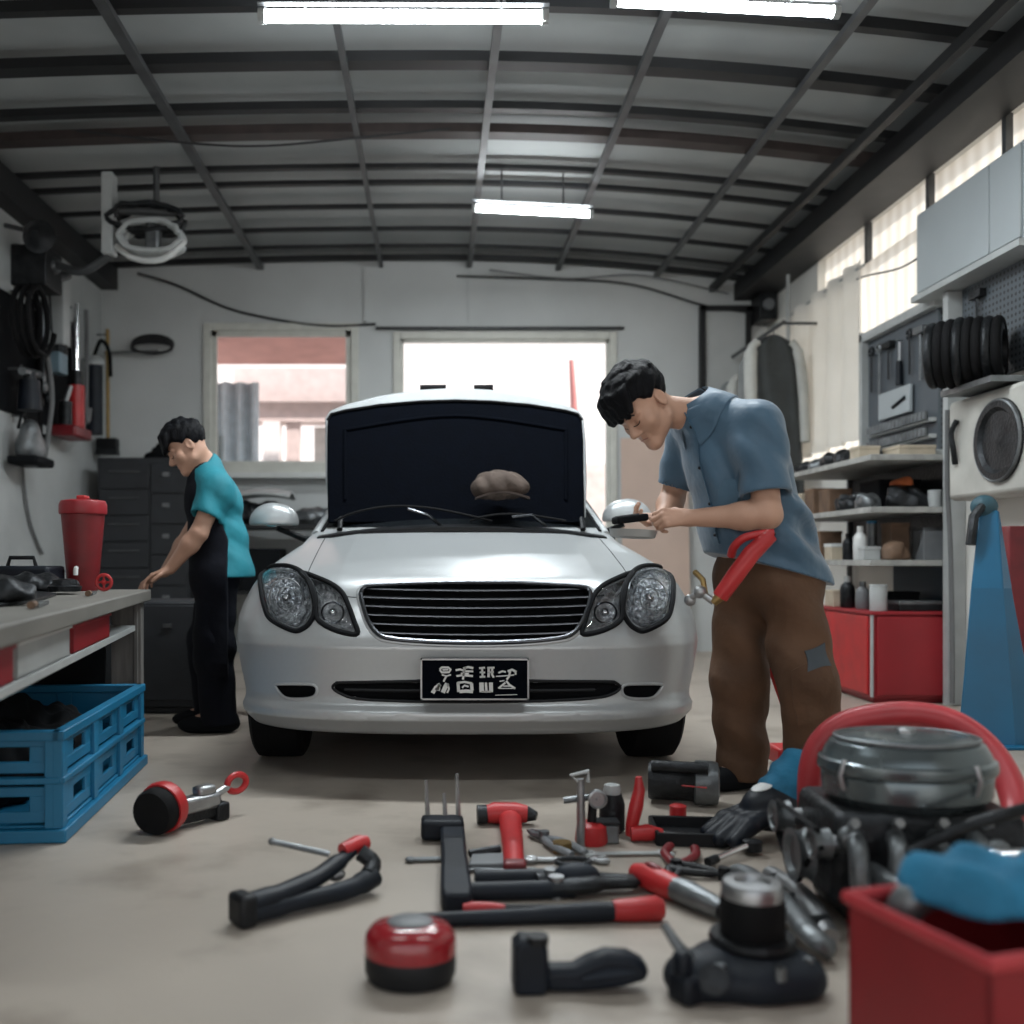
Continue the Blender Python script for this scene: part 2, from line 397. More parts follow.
# deep dark edge beams along both side walls
MB().span((2.78,YF,3.26),(3.1,YB,3.42)).span((2.55,YF,3.34),(2.6,YB,3.40)).build('ceiling_edge_beam', M['steel_dark'], kind='structure')
MB().span((-3.1,YF,3.36),(-2.95,YB,3.56)).build('ceiling_edge_beam', M['steel_dark'], kind='structure')
# front soffit and gable over the open garage front
MB().span((-3.25,YF-.1,2.7),(3.25,YF,3.95)).build('wall_front_lintel', M['steel_dark'], kind='structure')
# clerestory posts
for y in (4.9,5.45,6.3,7.2):
    MB().span((3.1,y-.02,2.98),(3.14,y+.02,3.28)).build('window_post', M['steel_grey'], kind='structure')
# windows
def window(n, W, sash, mull=()):
    x0,x1,z0,z1 = W; t = .07
    o = MB().span((x0-t,YB-.03,z0-t),(x0,YB+.05,z1+t)).span((x1,YB-.03,z0-t),(x1+t,YB+.05,z1+t)).span((x0,YB-.03,z1),(x1,YB+.05,z1+t)).span((x0,YB-.03,z0-t),(x1,YB+.05,z0)).build('window_%d' % n, M['win_frame'], kind='structure', bevel=.006)
    if sash:
        s = sash; m = MB().span((x0,YB+.0,z0),(x0+s,YB+.04,z1)).span((x1-s,YB,z0),(x1,YB+.04,z1)).span((x0,YB,z1-s),(x1,YB+.04,z1)).span((x0,YB,z0),(x1,YB+.04,z0+s))
        for xm in mull: m.span((xm-.025,YB,z0),(xm+.025,YB+.04,z1))
        m.build('window_frame', M['win_frame'], o)
    MB().span((x0,YB+.045,z0),(x1,YB+.05,z1)).build('window_pane', M['glassw'], o)
    return o
w1 = window(1, W1, .05)
MB().span((-2.2,YB-.16,1.60),(-.66,YB-.03,1.65)).build('window_sill', M['white'], w1, bevel=.006)
w2 = window(2, W2, .03)
MB().span((-.55,YB-.05,2.985),(1.75,YB-.03,3.01)).build('window_head_trim', M['steel_dark'], w2)
# ---------------------------------------------------------------- outside, behind the windows
MB().span((-9,9.45,-.25),(9,22,-.1)).build('ground_outside', mk('yard_concrete', (.55,.53,.5), .8), kind='structure')
MB().span((-9,-14,-.3),(9,-4,-.12)).build('ground_forecourt', mk('forecourt_concrete', (.34,.33,.32), .8), kind='structure')
wm = mk('outside_white_wall', (.86,.80,.77), .8, var=.03)
tag(MB().span((-8,14.8,-.1),(8.5,15,7)).build('boundary_wall', wm, kind='structure'), 'pale wall across the yard beyond the back windows', 'wall')
pk = mk('pink_awning_cloth', (.60,.31,.27), .8, var=.1, scale=4)
pk2 = mk('pale_pink_beam', (.72,.58,.54), .8, var=.08)
tag(MB().grid(lambda u, v: (-4.2+u*3.6, 9.46+v*1.9, 3.3-.2*v), 8, 4, .03).build('awning_canopy', pk), 'red and pink awning just outside the left window', 'awning')
aw = thing('porch', 'pale pink beam on posts standing in the yard beyond the left window', 'porch', (-1.9,12,-.1))
MB().span((-2.38,11.8,2.72),(-.62,12.4,3.12)).span((-2.2,11.9,2.5),(-.70,12.3,2.72)).build('porch_beam', pk2, aw)
MB().span((-2.05,11.9,-.1),(-1.85,12.1,2.5)).build('porch_post', wm, aw)
MB().span((-1.78,11.95,-.1),(-1.62,12.1,2.5)).build('porch_post', pk2, aw)
MB().span((-1.5,12.4,-.1),(-.72,12.45,2.5)).build('porch_wall_panel', mk('porch_panel', (.62,.62,.6), .7), aw)
def fold(x0, x1, y, z0, z1, n, a, mat, name, label, cat, thick=.02):
    return tag(MB().grid(lambda u, v: (x0+(x1-x0)*u, y+a*math.sin(u*n*2*PI)+.02*math.sin(9*u), z0+(z1-z0)*v), n*10, 6, thick, (0,1,0)).build(name, mat), label, cat)
fold(-2.7,-1.92,10.9,-.1,2.78,5,.05, mk('grey_blue_sheet', (.50,.57,.60), .8), 'hanging_sheet', 'grey blue sheet hanging outside at the edge of the left window', 'sheet')
fold(-2.38,-2.2,10.4,-.1,2.15,2,.03, mk('grey_green_sheet', (.25,.29,.29), .8), 'tarpaulin', 'narrow dark folded tarpaulin standing outside low in the left window', 'tarpaulin')
tag(MB().tube([(1.60,11,-.1),(1.55,11,2.2),(1.50,11,3.05)],[.05,.05,.03]).build('pole', mk('faded_red_pole', (.62,.24,.22), .7)), 'faded red pole standing outside the wide back window', 'pole')
tag(MB().span((1.2,12.5,-.1),(3.2,13,2.05)).build('crate_stack', mk('salmon_boxes', (.72,.60,.55), .8)), 'salmon coloured block standing in the yard beyond the wide window', 'block')
# ================================================================ lamps
TB = mk('fluorescent_tube_glow', (1,1,1), .4, var=0, emit=(.93,.98,1), estr=26.)
def tube_light(x0, x1, y, z0, z1, label, power, r=.021, glow=None):
    t = thing('tube_light', label, 'light', ((x0+x1)/2, y, (z0+z1)/2), 'fluorescent tubes under the roof')
    d = (V(x1,y,z1)-V(x0,y,z0)).normalized(); a, b = V(x0,y,z0), V(x1,y,z1)
    MB().tube([a-d*.02, b+d*.02], .018, 4, flat=.6).build('fitting', M['grey'], t).location.z = .055
    MB().tube([a, b], r, 14).build('tube', glow or TB, t)
    for p in (a, b): MB().cyl(p-d*.015, p+d*.015, r+.006).build('end_cap', M['lightgrey'], t)
    for p in (a+d*.2, b-d*.2): MB().cyl(p+V(0,0,.04), V(p.x,p.y,zc(p.x)-.04), .006, n=8).build('hanger', M['steel_grey'], t)
    L = bpy.data.lights.new('tube_lamp', 'AREA'); L.shape = 'RECTANGLE'; L.size = (b-a).length; L.size_y = .05; L.energy = power; L.color = (.90,.97,1)
    o = bpy.data.objects.new('tube_lamp', L); COL.objects.link(o); o.parent = t; o.location = (0,0,-.03)
    return t
p = at(262,16,4.6); q = at(545,17,4.6); tube_light(p.x, q.x, 4.6, p.z, q.z, 'long fluorescent tube at the top centre of the ceiling', 44, .029)
p = at(614,1,4.5); q = at(836,12,4.5); tube_light(p.x, q.x, 4.5, p.z, q.z, 'fluorescent tube tilting down at the upper right of the ceiling', 40, .024)
p = at(474,208,7.2); q = at(591,214,7.2); tube_light(p.x, q.x, 7.2, p.z, q.z, 'short fluorescent tube near the back wall', 36, .024)
TBF = mk('added_front_tube_dim', (1,1,1), .4, var=0, emit=(.93,.98,1), estr=3.)
for x_ in (-1.1,1.3):                      # two unseen tubes added over the open front to light the foreground
    tube_light(x_-.7, x_+.7, 1.5, 3.45, 3.45, 'unseen fluorescent tube added over the garage front, %s one' % ('left' if x_ < 0 else 'right'), 13, .02, TBF)
L = bpy.data.lights.new('sun', 'SUN'); L.energy = 5.0; L.color = (1,.93,.86); L.angle = .05
o = bpy.data.objects.new('sun', L); COL.objects.link(o); o.rotation_euler = V(-.55,.40,-.73).to_track_quat('-Z','Y').to_euler(); o.location = (6,-6,12)
# ================================================================ world, camera
w = bpy.data.worlds.new('overcast_sky'); SC.world = w; w.use_nodes = True
nt = w.node_tree; bg = nt.nodes['Background']
tc = nt.nodes.new('ShaderNodeTexCoord'); sp = nt.nodes.new('ShaderNodeSeparateXYZ'); rp = nt.nodes.new('ShaderNodeValToRGB')
nt.links.new(tc.outputs['Generated'], sp.inputs[0]); nt.links.new(sp.outputs['Z'], rp.inputs['Fac']); nt.links.new(rp.outputs['Color'], bg.inputs['Color'])
rp.color_ramp.elements[0].color = (1.0,.92,.86,1); rp.color_ramp.elements[0].position = .0
rp.color_ramp.elements[1].color = (.78,.90,1.0,1); rp.color_ramp.elements[1].position = .5
bg.inputs['Strength'].default_value = 1.15
cam = bpy.data.cameras.new('camera'); co = bpy.data.objects.new('camera', cam); COL.objects.link(co); SC.camera = co
co.location = (0,0,EYE); co.rotation_euler = (PI/2,0,0)
cam.sensor_width = 36; cam.lens = 36*1000/1024
cam.shift_x = (512-435)/1024; cam.shift_y = (560-512)/1024; cam.clip_start = .05
cam.dof.use_dof = True; cam.dof.focus_distance = 3.9; cam.dof.aperture_fstop = 1.5
vs = SC.view_settings; vs.view_transform = 'Standard'; vs.look = 'None'; vs.gamma = 1; vs.use_curve_mapping = False; vs.exposure = 0.5
SC.cycles.use_denoising = True; SC.cycles.max_bounces = 8
# ================================================================ the car
CX, CY = .13, 3.70
def _sm(xs, ys, n=25):
    t = np.arange(-.3, 5.2, .01); v = np.interp(t, xs, ys); k = np.hanning(n); k /= k.sum()
    return t, np.convolve(np.pad(v, n//2, mode='edge'), k, 'valid')
HT, HV = _sm([-.3,0,.06,.12,.4,.8,1.15,1.3,3.6,4.0,4.35,4.6,5],[.68,.715,.745,.765,.842,.925,.99,1.0,1.03,1.03,1.0,.93,.9])
def car_F(x, y, z, cab=True):
    ax = np.abs(x)
    sh = np.interp(z, [.12,.22,.255,.285,.31,.335,.42,.525,.56,.66,.78,.95],[.09,.03,-.012,-.012,.012,.02,.014,0,.012,.06,.115,.165])
    Wd = .965-.92*np.maximum(z-.60,0)**1.6-.35*np.maximum(.42-z,0)**1.5-.15*sh
    yy = y-sh; t = np.maximum(np.clip((.62-yy)/.62,0,None), np.clip((yy-4.0)/.6,0,None)); n = 2.9
    q = ((ax/Wd)**n+t**n)**(1/n)-1
    zt = np.interp(y, HT, HV)-.055*(ax/.9)**2.2+.012*np.clip((.62-ax)/.12,0,1)*np.clip(y/.3,0,1)
    body = smax(q*.62, (z-zt)*.95, .07)
    body = smax(body, .19-z, .04)
    for yc in (.66,3.45):
        ar = np.maximum(np.hypot(y-yc, z-.31)-.365, .55-ax); body = smax(body, -ar, .015)
    if not cab: return body
    wc = ax-(.765-.40*(z-.98))
    fr = ((1.13-y)*.47+(z-.97)*.83)/.954+.05*(ax/.7)**2
    rr = ((y-3.98)*.43+(z-1.0)*.75)/.865+.03*(ax/.7)**2
    c = smax(wc*.93, smax(smax(fr, rr, .06), z-(1.455-.035*(y-2.45)**2-.035*(ax/.6)**2), .10), .09)
    c = np.maximum(c, .85-z)
    return smin(body, c, .03)
def carw(P): return car_F(P[:,0]-CX, P[:,1]-CY, P[:,2])
def cgrad(P, e=.004):
    g = np.stack([carw(P+np.eye(3)[i]*e)-carw(P-np.eye(3)[i]*e) for i in range(3)], 1)
    m = np.linalg.norm(g, axis=1, keepdims=True); return g/np.maximum(m,1e-9), m/(2*e)
def cray(px, py):                        # where the sight line to (px,py) meets the bodywork
    d = np.array([(px-435)/1000, 1, (560-py)/1000]); t = np.arange(3.5, 6.0, .002)
    P = np.array([0,0,EYE])+t[:,None]*d; f = carw(P); i = int(np.argmax(f < 0))
    return P[i] if f[i] < 0 else P[int(np.argmin(f))]
def cfront(xz, off=0.):                  # project (x,z) points straight back onto the nose
    xz = np.array(xz, float); ys = np.arange(3.55, 4.9, .003)
    P = np.stack([np.repeat(xz[:,0][:,None], len(ys), 1), np.repeat(ys[None], len(xz), 0), np.repeat(xz[:,1][:,None], len(ys), 1)], 2)
    f = carw(P.reshape(-1,3)).reshape(len(xz), -1); i = np.argmax(f < 0, axis=1); i = np.where(f[np.arange(len(xz)), i] < 0, i, len(ys)-1)
    y = ys[i]; Q = np.stack([xz[:,0], y, xz[:,1]], 1)
    for _ in range(2):
        g, m = cgrad(Q); d = carw(Q)/np.maximum(m[:,0],.2)
        Q[:,1] -= np.clip(d/np.where(np.abs(g[:,1])<.25,-.25,g[:,1]),-.01,.01)
    if off: g, _ = cgrad(Q); Q = Q+g*off
    return Q
CAR = thing('car', 'silver saloon car parked nose out in the middle, black bonnet panel raised', 'car', (CX, CY+2.2, 0))
lo = np.array([-1.0,-.06,.13]); hi = np.array([1.0,4.72,1.53]); h = .0135
ax_ = [np.arange(l, u+h, h) for l, u in zip(lo, hi)]
D = car_F(ax_[0][:,None,None], ax_[1][None,:,None], ax_[2][None,None,:])
P, F = nets(D.astype(np.float32), lo, h); del D
P = P+np.array([CX,CY,0])
for _ in range(3):
    g, m = cgrad(P); P = P-g*np.clip(carw(P)/np.maximum(m[:,0],.3),-.01,.01)[:,None]
NRM, _ = cgrad(P, .005)
# outlines traced on the nose
LAMP_OUT = [(262,572),(272,566.5),(287,566),(300,571),(309,582),(314,598),(315,612),(310,623),(303,629),(295,631),(280,625),(269,617),(264,604),(261,588)]
LAMP_IN = [(302,573),(318,578),(333,585),(343,594),(349,607),(354,621),(357.5,633.5),(345,633),(330,628),(319,621),(316,613),(315.5,597),(310.5,583)]
GRILLE = [(361,595),(364,589),(372,586.5),(400,585),(435,584),(475,583.5),(520,584),(552,585.5),(578,587),(588,590),(590,597),(586,612),(580,625),(572,634),(558,638.5),(520,642),(475,643),(430,642),(392,639),(378,634),(369,622),(364,608)]
INTAKE = [(333,688),(336,683.5),(345,682.5),(420,681),(475,680.5),(540,681),(605,681.5),(616,683),(620,688),(612,694),(595,698),(540,701),(475,702),(420,701.5),(360,699),(342,694)]
FOG = [(275,686),(280,684),(300,684),(314,685),(317,691),(313,697),(300,699),(284,697)]
def outl(px, k=5): return catmull([V(*cray(*q)) for q in px], k, True)
def mir(pts): return [V(2*CX-p.x, p.y, p.z) for p in pts][::-1]
OL = {'lamp_out': outl(LAMP_OUT), 'lamp_in': outl(LAMP_IN), 'grille': outl(GRILLE,3), 'intake': outl(INTAKE,4), 'fog': outl(FOG)}
def inside(x, z, poly):
    r = np.zeros(len(x), bool); n = len(poly)
    for i in range(n):
        a, b = poly[i], poly[(i+1)%n]
        c = ((a.z > z) != (b.z > z)); t = np.where(c, (b.x-a.x)*(z-a.z)/np.where(abs(b.z-a.z)<1e-9,1e-9,b.z-a.z)+a.x, 0); r ^= c & (x < t)
    return r
C = P[F].mean(1); fr = C[:,1] < CY+.75
kill = np.zeros(len(F), bool)
for k in OL:
    kill |= inside(C[:,0], C[:,2], OL[k]) & fr
    if k in ('lamp_out','lamp_in','fog'): kill |= inside(C[:,0], C[:,2], mir(OL[k])) & fr
npmesh('body', P, F[~kill], M['silver'], CAR, NRM)
def surf(pts, off=0.): return [V(*q) for q in cfront([(p.x,p.z) for p in pts], off)]
def pan(name, poly, mat, prof, parent=CAR):    # dish built from rings: (scale, depth behind the skin)
    c = sum(poly, V(0,0,0))/len(poly); m = MB(); n = len(poly); vs = []; fs = []
    for s, dep in prof:
        ring = [V(c.x+(p.x-c.x)*s, 0, c.z+(p.z-c.z)*s) for p in poly]
        vs += [q+V(0,dep,0) for q in surf(ring)]
    for j in range(len(prof)-1):
        for i in range(n): fs.append((j*n+i, j*n+(i+1)%n, (j+1)*n+(i+1)%n, (j+1)*n+i))
    fs.append(tuple((len(prof)-1)*n+i for i in range(n)))
    m._add(vs, fs); return m.build(name, mat, parent, smooth=60)
def rim(name, poly, mat, r, off=0., parent=CAR, n=8): return MB().tube(surf(poly, off), r, n, closed=True).build(name, mat, parent)
# headlights
def lampmat(name, c1, c2, sc):
    m = mk(name, c1, .25, metal=.55, var=0, col2=c2, scale=sc, bump=.9, bscale=sc*1.5, detail=6); return m
LM1 = lampmat('lamp_reflector_facets', (.62,.64,.66), (.10,.105,.115), 42)
LM2 = lampmat('lamp_reflector_bright', (.80,.81,.82), (.22,.23,.24), 36)
LENS = glass('lamp_lens', (.96,.98,1), .05, .02, 1.35)
for sd in (0,1):
    o = [OL['lamp_out'], OL['lamp_in']] if not sd else [mir(OL['lamp_out']), mir(OL['lamp_in'])]
    hl = bpy.data.objects.new('headlight', None); COL.objects.link(hl); hl.parent = CAR
    for i, pl in enumerate(o):
        pan('lamp_bowl', pl, LM1 if i == 0 else LM2, [(1,0),(.93,.012),(.80,.045),(.55,.07),(.2,.075)], hl)
        rim('lamp_rim', pl, M['blackmatt'], .0105, .001, hl)
        c = sum(pl, V(0,0,0))/len(pl)
        rim('lamp_trim', [V(c.x+(p.x-c.x)*.89,0,c.z+(p.z-c.z)*.89) for p in pl], M['steel'], .0035, -.004, hl, 6)
        pan('lamp_lens', pl, LENS, [(1,-.002),(.9,-.006),(.6,-.008),(.3,-.008)], hl)
        cc = surf([c])[0]
        if i == 0:
            for rr, dp in ((.072,.022),(.040,.036)):
                MB().tube([cc+V(rr*.92*math.cos(t*PI/14), dp, rr*1.1*math.sin(t*PI/14)) for t in range(28)], .0025, 6, closed=True).build('reflector_ring', M['steel'], hl)
            MB().ball(cc+V(0,.045,0), (.022,.022,.022)).build('bulb', M['chrome'], hl)
        else:
            q = surf([c+V(.012 if not sd else -.012,0,-.03)])[0]
            MB().tube([q+V(.042*math.cos(t*PI/12), .03, .04*math.sin(t*PI/12)) for t in range(24)], .004, 6, closed=True).build('reflector_ring', M['darkchrome'], hl)
            MB().ball(q+V(0,.045,0), .018).build('bulb', M['chrome'], hl)
# side marker patches behind the lamps
# grille
GR = bpy.data.objects.new('grille', None); COL.objects.link(GR); GR.parent = CAR
g = OL['grille']
pan('grille_back', g, M['blackmatt'], [(1,.0),(.97,.05),(.6,.06),(.2,.06)], GR)
rim('grille_frame', g, M['darkchrome'], .009, .004, GR)
c = sum(g, V(0,0,0))/len(g); rim('grille_trim', [V(c.x+(p.x-c.x)*1.03,0,c.z+(p.z-c.z)*1.09) for p in g], M['silver'], .006, .0, GR)
SLAT = mk('slat_dark', (.018,.019,.022), .42, metal=.85, var=.1)
zs = [p.z for p in g]; z0, z1 = min(zs), max(zs)
for k in range(6):
    zz = z0+(z1-z0)*(.13+.148*k)
    xs = [p.x for p in g if abs(p.z-zz) < .022]; xa, xb = min(xs)+.006, max(xs)-.006
    row = surf([V(xa+(xb-xa)*i/24, 0, zz+.008*((i-12)/12)**2) for i in range(25)])
    MB().grid(lambda u, v: row[round(u*24)]+[V(0,.016,-.006),V(0,-.004,-.005),V(0,-.007,.000),V(0,.0,.005),V(0,.03,.009)][round(v*4)], 24, 4, .003, (0,-1,0)).build('grille_slat', SLAT, GR)
# lower intakes
IN = bpy.data.objects.new('bumper_intake', None); COL.objects.link(IN); IN.parent = CAR
for nm, pl in (('intake_centre', OL['intake']), ('fog_recess', OL['fog']), ('fog_recess', mir(OL['fog']))):
    pan(nm, pl, M['blackmatt'], [(1,.0),(.96,.035),(.6,.05),(.2,.05)], IN); rim('intake_lip', pl, M['silver'] if nm != 'intake_centre' else M['black'], .006, .0, IN)
rw = surf([V(CX-.47+.94*i/20,0,.362) for i in range(21)])
MB().tube([p+V(0,.012,0) for p in rw], .007, 6).build('intake_bar', M['black'], IN)
# number plate
PL = bpy.data.objects.new('number_plate', None); COL.objects.link(PL); PL.parent = CAR
yp = 3.655
pa, pb = at(420.5,700,yp), at(529,658.5,yp)
MB().span((pa.x,yp,pa.z),(pb.x,yp+.03,pb.z)).build('plate_backing', M['liner'], PL, bevel=.004)
fw = .006
MB().span((pa.x,yp-.004,pa.z),(pa.x+fw,yp,pb.z)).span((pb.x-fw,yp-.004,pa.z),(pb.x,yp,pb.z)).span((pa.x,yp-.004,pb.z-fw),(pb.x,yp,pb.z)).span((pa.x,yp-.004,pa.z),(pb.x,yp,pa.z+fw)).build('plate_frame', M['steel'], PL)
def strokes(lst):
    m = MB()
    for w_, pts in lst:
        pp = [at(400+x/6.827, 645+y/6.827, yp-.001) for x, y in pts]
        r = w_/6.827*yp/1000/2
        vs = []; 
        for i, p_ in enumerate(pp):
            d = (pp[min(i+1,len(pp)-1)]-pp[max(i-1,0)]); d.normalize(); s = V(-d.z,0,d.x)*r
            vs += [p_+s, p_-s, p_+s+V(0,-.0025,0), p_-s+V(0,-.0025,0)]
        fs = [(0,2,3,1)]; n = len(pp)
        for i in range(n-1):
            a, b_ = 4*i, 4*i+4; fs += [(a+2,b_+2,b_+3,a+3),(a,b_,b_+2,a+2),(a+1,a+3,b_+3,b_+1)]
        fs.append((4*n-4,4*n-3,4*n-1,4*n-2)); m._add(vs, fs)
    return m
GL = [
 [(14,[(272,168),(285,153),(330,153),(346,168),(335,185),(285,187),(272,168)]),(10,[(290,170),(330,168)]),(10,[(285,203),(318,212),(348,202)]),(12,[(316,212),(304,236),(298,250)]),(26,[(222,328),(245,290),(275,268)]),(20,[(268,268),(262,312)]),(16,[(240,300),(268,300)]),(30,[(292,325),(308,290),(322,262)]),(12,[(325,262),(334,300),(322,326)])],
 [(13,[(380,172),(410,166),(440,176)]),(15,[(432,160),(465,150),(500,158)]),(12,[(440,178),(500,180)]),(14,[(385,212),(430,205),(498,212)]),(14,[(448,150),(436,185),(430,235)]),(12,[(415,195),(470,195)]),(20,[(396,255),(400,320)]),(14,[(392,258),(440,252),(492,262)]),(22,[(488,262),(492,310)]),(22,[(405,318),(450,314),(498,318)]),(12,[(425,292),(440,276),(468,284)])],
 [(12,[(540,158),(580,154)]),(14,[(560,156),(564,218)]),(12,[(545,186),(580,188)]),(12,[(544,218),(582,216)]),(12,[(596,156),(645,154)]),(16,[(606,156),(604,220)]),(12,[(598,188),(640,184)]),(14,[(630,156),(628,200),(640,222)]),(30,[(556,256),(558,322)]),(12,[(556,318),(620,318)]),(16,[(586,256),(590,320)]),(26,[(620,256),(622,322)])],
 [(12,[(672,190),(700,178),(722,184)]),(16,[(735,180),(765,168),(794,184)]),(12,[(790,180),(788,202)]),(7,[(655,214),(720,210),(780,204)]),(14,[(752,178),(745,212),(728,236)]),(7,[(680,248),(712,242)]),(14,[(725,244),(745,270),(786,298)]),(12,[(720,256),(696,276),(672,296)]),(6,[(680,296),(784,296)]),(8,[(705,280),(750,280)]),(4,[(650,342),(800,338)])]]
for gl in GL: strokes(gl).build('plate_character', M['white'], PL, smooth=0)
# seams: bonnet shut line, bonnet sides, bumper line at the lamps
def seam(pts, r=.0025): return MB().tube([V(*cray(*q)) for q in pts], r, 6)
for pts in ([(345,596.5),(352,597.3),(361,598)],[(590,597),(597,596),(604,595.3)]):
    seam(pts).build('bonnet_seam', M['blackmatt'], CAR)
for s in (-1,1):
    xs = [(CX+s*(.64+.02*i/10), CY+.22+.9*i/10) for i in range(11)]
    pts = []
    for x, y in xs:
        zz = np.arange(1.1,.6,-.001); f = car_F(np.full_like(zz,x-CX), np.full_like(zz,y-CY), zz, False); pts.append(V(x,y,zz[int(np.argmax(f<0))]))
    MB().tube(pts, .0022, 6).build('bonnet_seam', M['blackmatt'], CAR)
# wheels
for yc in (.66,3.45):
    for s in (-1,1):
        wo = bpy.data.objects.new('wheel', None); COL.objects.link(wo); wo.parent = CAR; wo.location = (s*.79, CY+yc-(CY+2.2), .315)
        o_ = V(CX+s*.79, CY+yc, .315)
        prof = [(.20,-.09),(.24,-.10),(.29,-.105),(.312,-.09),(.315,-.05),(.315,.05),(.312,.09),(.29,.105),(.24,.10),(.20,.09)]
        MB().lathe(prof, o_, (s,0,0), 40).build('tyre', M['rubber'], wo)
        MB().lathe([(.02,.06),(.06,.055),(.075,.03),(.17,.045),(.205,.085),(.21,.09),(.21,-.08),(.02,-.08)], o_, (s,0,0), 32).build('rim', M['steel'], wo)
MB().span((CX-.62,CY+.15,.19),(CX+.62,CY+4.3,.24)).build('underbody', M['blackmatt'], CAR)
for yc in (.66,3.45): MB().cyl((CX-.72,CY+yc,.3),(CX+.72,CY+yc,.3),.05).build('axle', M['blackmatt'], CAR)
# glass on the cabin
GLS = mk('dark_car_glass', (.008,.010,.012), .06, var=.1, spec=.6)
def proj(pts, axis, sgn, off=.004):
    out = []
    for p in pts:
        t = np.arange(0, 1.5, .002); q = np.array(p)+t[:,None]*np.array(axis)*sgn; f = carw(q); i = int(np.argmax(f<0)); i = i if f[i] < 0 else int(np.argmin(np.abs(f))); s_ = q[i][None].copy(); g_, _ = cgrad(s_); out.append(V(*(s_+g_*off)[0]))
    return out
def patch(name, fn, nu, nv, axis, off=.004):
    pts = [fn(i/nu, j/nv) for i in range(nu+1) for j in range(nv+1)]; pr = proj(pts, axis, 1, off)
    return MB().grid(lambda u, v: pr[round(u*nu)*(nv+1)+round(v*nv)], nu, nv).build(name, GLS, CAR, smooth=80)
def lerp(a, b, t): return a+(b-a)*t
patch('windscreen', lambda u, v: (CX+lerp(-1,1,u)*lerp(.68,.545,v), CY+.6, lerp(1.01,1.385,v)), 16, 10, (0,1,0))
patch('rear_window', lambda u, v: (CX+lerp(-1,1,u)*lerp(.62,.53,v), CY+4.9, lerp(1.07,1.37,v)), 12, 8, (0,-1,0))
for s in (-1,1):
    patch('side_window', lambda u, v: (CX+s*1.3, CY+lerp(lerp(1.45,1.98,v), 2.5, u), lerp(1.04,1.37,v)), 8, 6, (-s,0,0))
    patch('side_window', lambda u, v: (CX+s*1.3, CY+lerp(2.58, lerp(3.62,3.2,v), u), lerp(1.04,1.37,v)), 8, 6, (-s,0,0))
    for yy in (1.32,2.54): 
        pr = proj([(CX+s*1.3, CY+yy, .32+.7*i/14) for i in range(15)], (-s,0,0), 1, .001); MB().tube(pr, .0025, 6).build('door_seam', M['blackmatt'], CAR)
    hp = proj([(CX+s*1.3, CY+2.3+.03*i, .88) for i in range(6)], (-s,0,0), 1, .02); MB().tube(hp, .012, 8).build('door_handle', M['silver'], CAR)
    # dark seal along the windscreen pillar
    pr = proj([(CX+s*lerp(.69,.548,v/10), CY+.6, lerp(.99,1.375,v/10)) for v in range(11)], (0,1,0), 1, .002); MB().tube(pr, .009, 8).build('pillar_seal', M['blackmatt'], CAR)
    pr = proj([(CX+s*lerp(.725,.565,v/10), CY+.6, lerp(.985,1.375,v/10)) for v in range(11)], (0,1,0), 1, -.006); MB().tube(pr, .019, 8).build('windscreen_pillar', M['silver'], CAR)
# cowl
MB().grid(lambda u, v: (CX+lerp(-.70,.70,u), CY+lerp(1.03,1.2,v)+.10*(2*u-1)**2, 1.006+.02*v-.045*(2*u-1)**2), 20, 4, .02).build('cowl', M['black'], CAR)
# door mirrors
for s in (-1,1):
    mr_ = bpy.data.objects.new('door_mirror', None); COL.objects.link(mr_); mr_.parent = CAR
    a = at(273,517,5.25) if s < 0 else at(628,513,5.25)
    fx = Field(a-V(.18,.12,.12), a+V(.18,.12,.12), .006)
    fx.ell(a+V(0,0,-.03), (.125,.065,.105), k=.01); fx.ell(a+V(-s*.06,.01,-.03), (.07,.055,.08), k=.03)
    fx.op(lambda x, y, z: (z-(a.z-.045))+0*x+0*y, (a-V(.2,.2,.2), a+V(.2,.2,.2)), .012, 'sub')
    fx.op(lambda x, y, z: (y-(a.y+.028))*-1+0*x+0*z, (a-V(.2,.2,.2), a+V(.2,.2,.2)), .006, 'sub')
    pp, ff = fx.mesh(); npmesh('mirror_shell', pp, ff, M['silver'], mr_, smooth_it=1)
    MB().ball(a+V(0,.03,0), (.098,.006,.052)).build('mirror_glass', M['chrome'], mr_)
    b_ = V(CX+s*.80, a.y+.06, .955)
    MB().tube([a+V(-s*.02,.0,-.06), a+V(-s*.09,.02,-.085), b_],[.022,.028,.035], 10, flat=.6).build('mirror_arm', M['black'], mr_)
# wipers
for x0, x1, zt in ((335,492,506),(470,566,514)):
    pts = [at(x0+(x1-x0)*i/12, 521-(521-zt)*math.sin(PI*(i/12)**.8), 4.80) for i in range(13)]
    MB().tube(pts, .007, 8, flat=.8).build('wiper_blade', M['rubber'], CAR)
    MB().tube([at((x0+x1)/2+28,526,4.84), at((x0+x1)/2+14,515,4.79), at((x0+x1)/2-6,zt+3,4.785)], .008, 8).build('wiper_arm', M['darkchrome'], CAR)
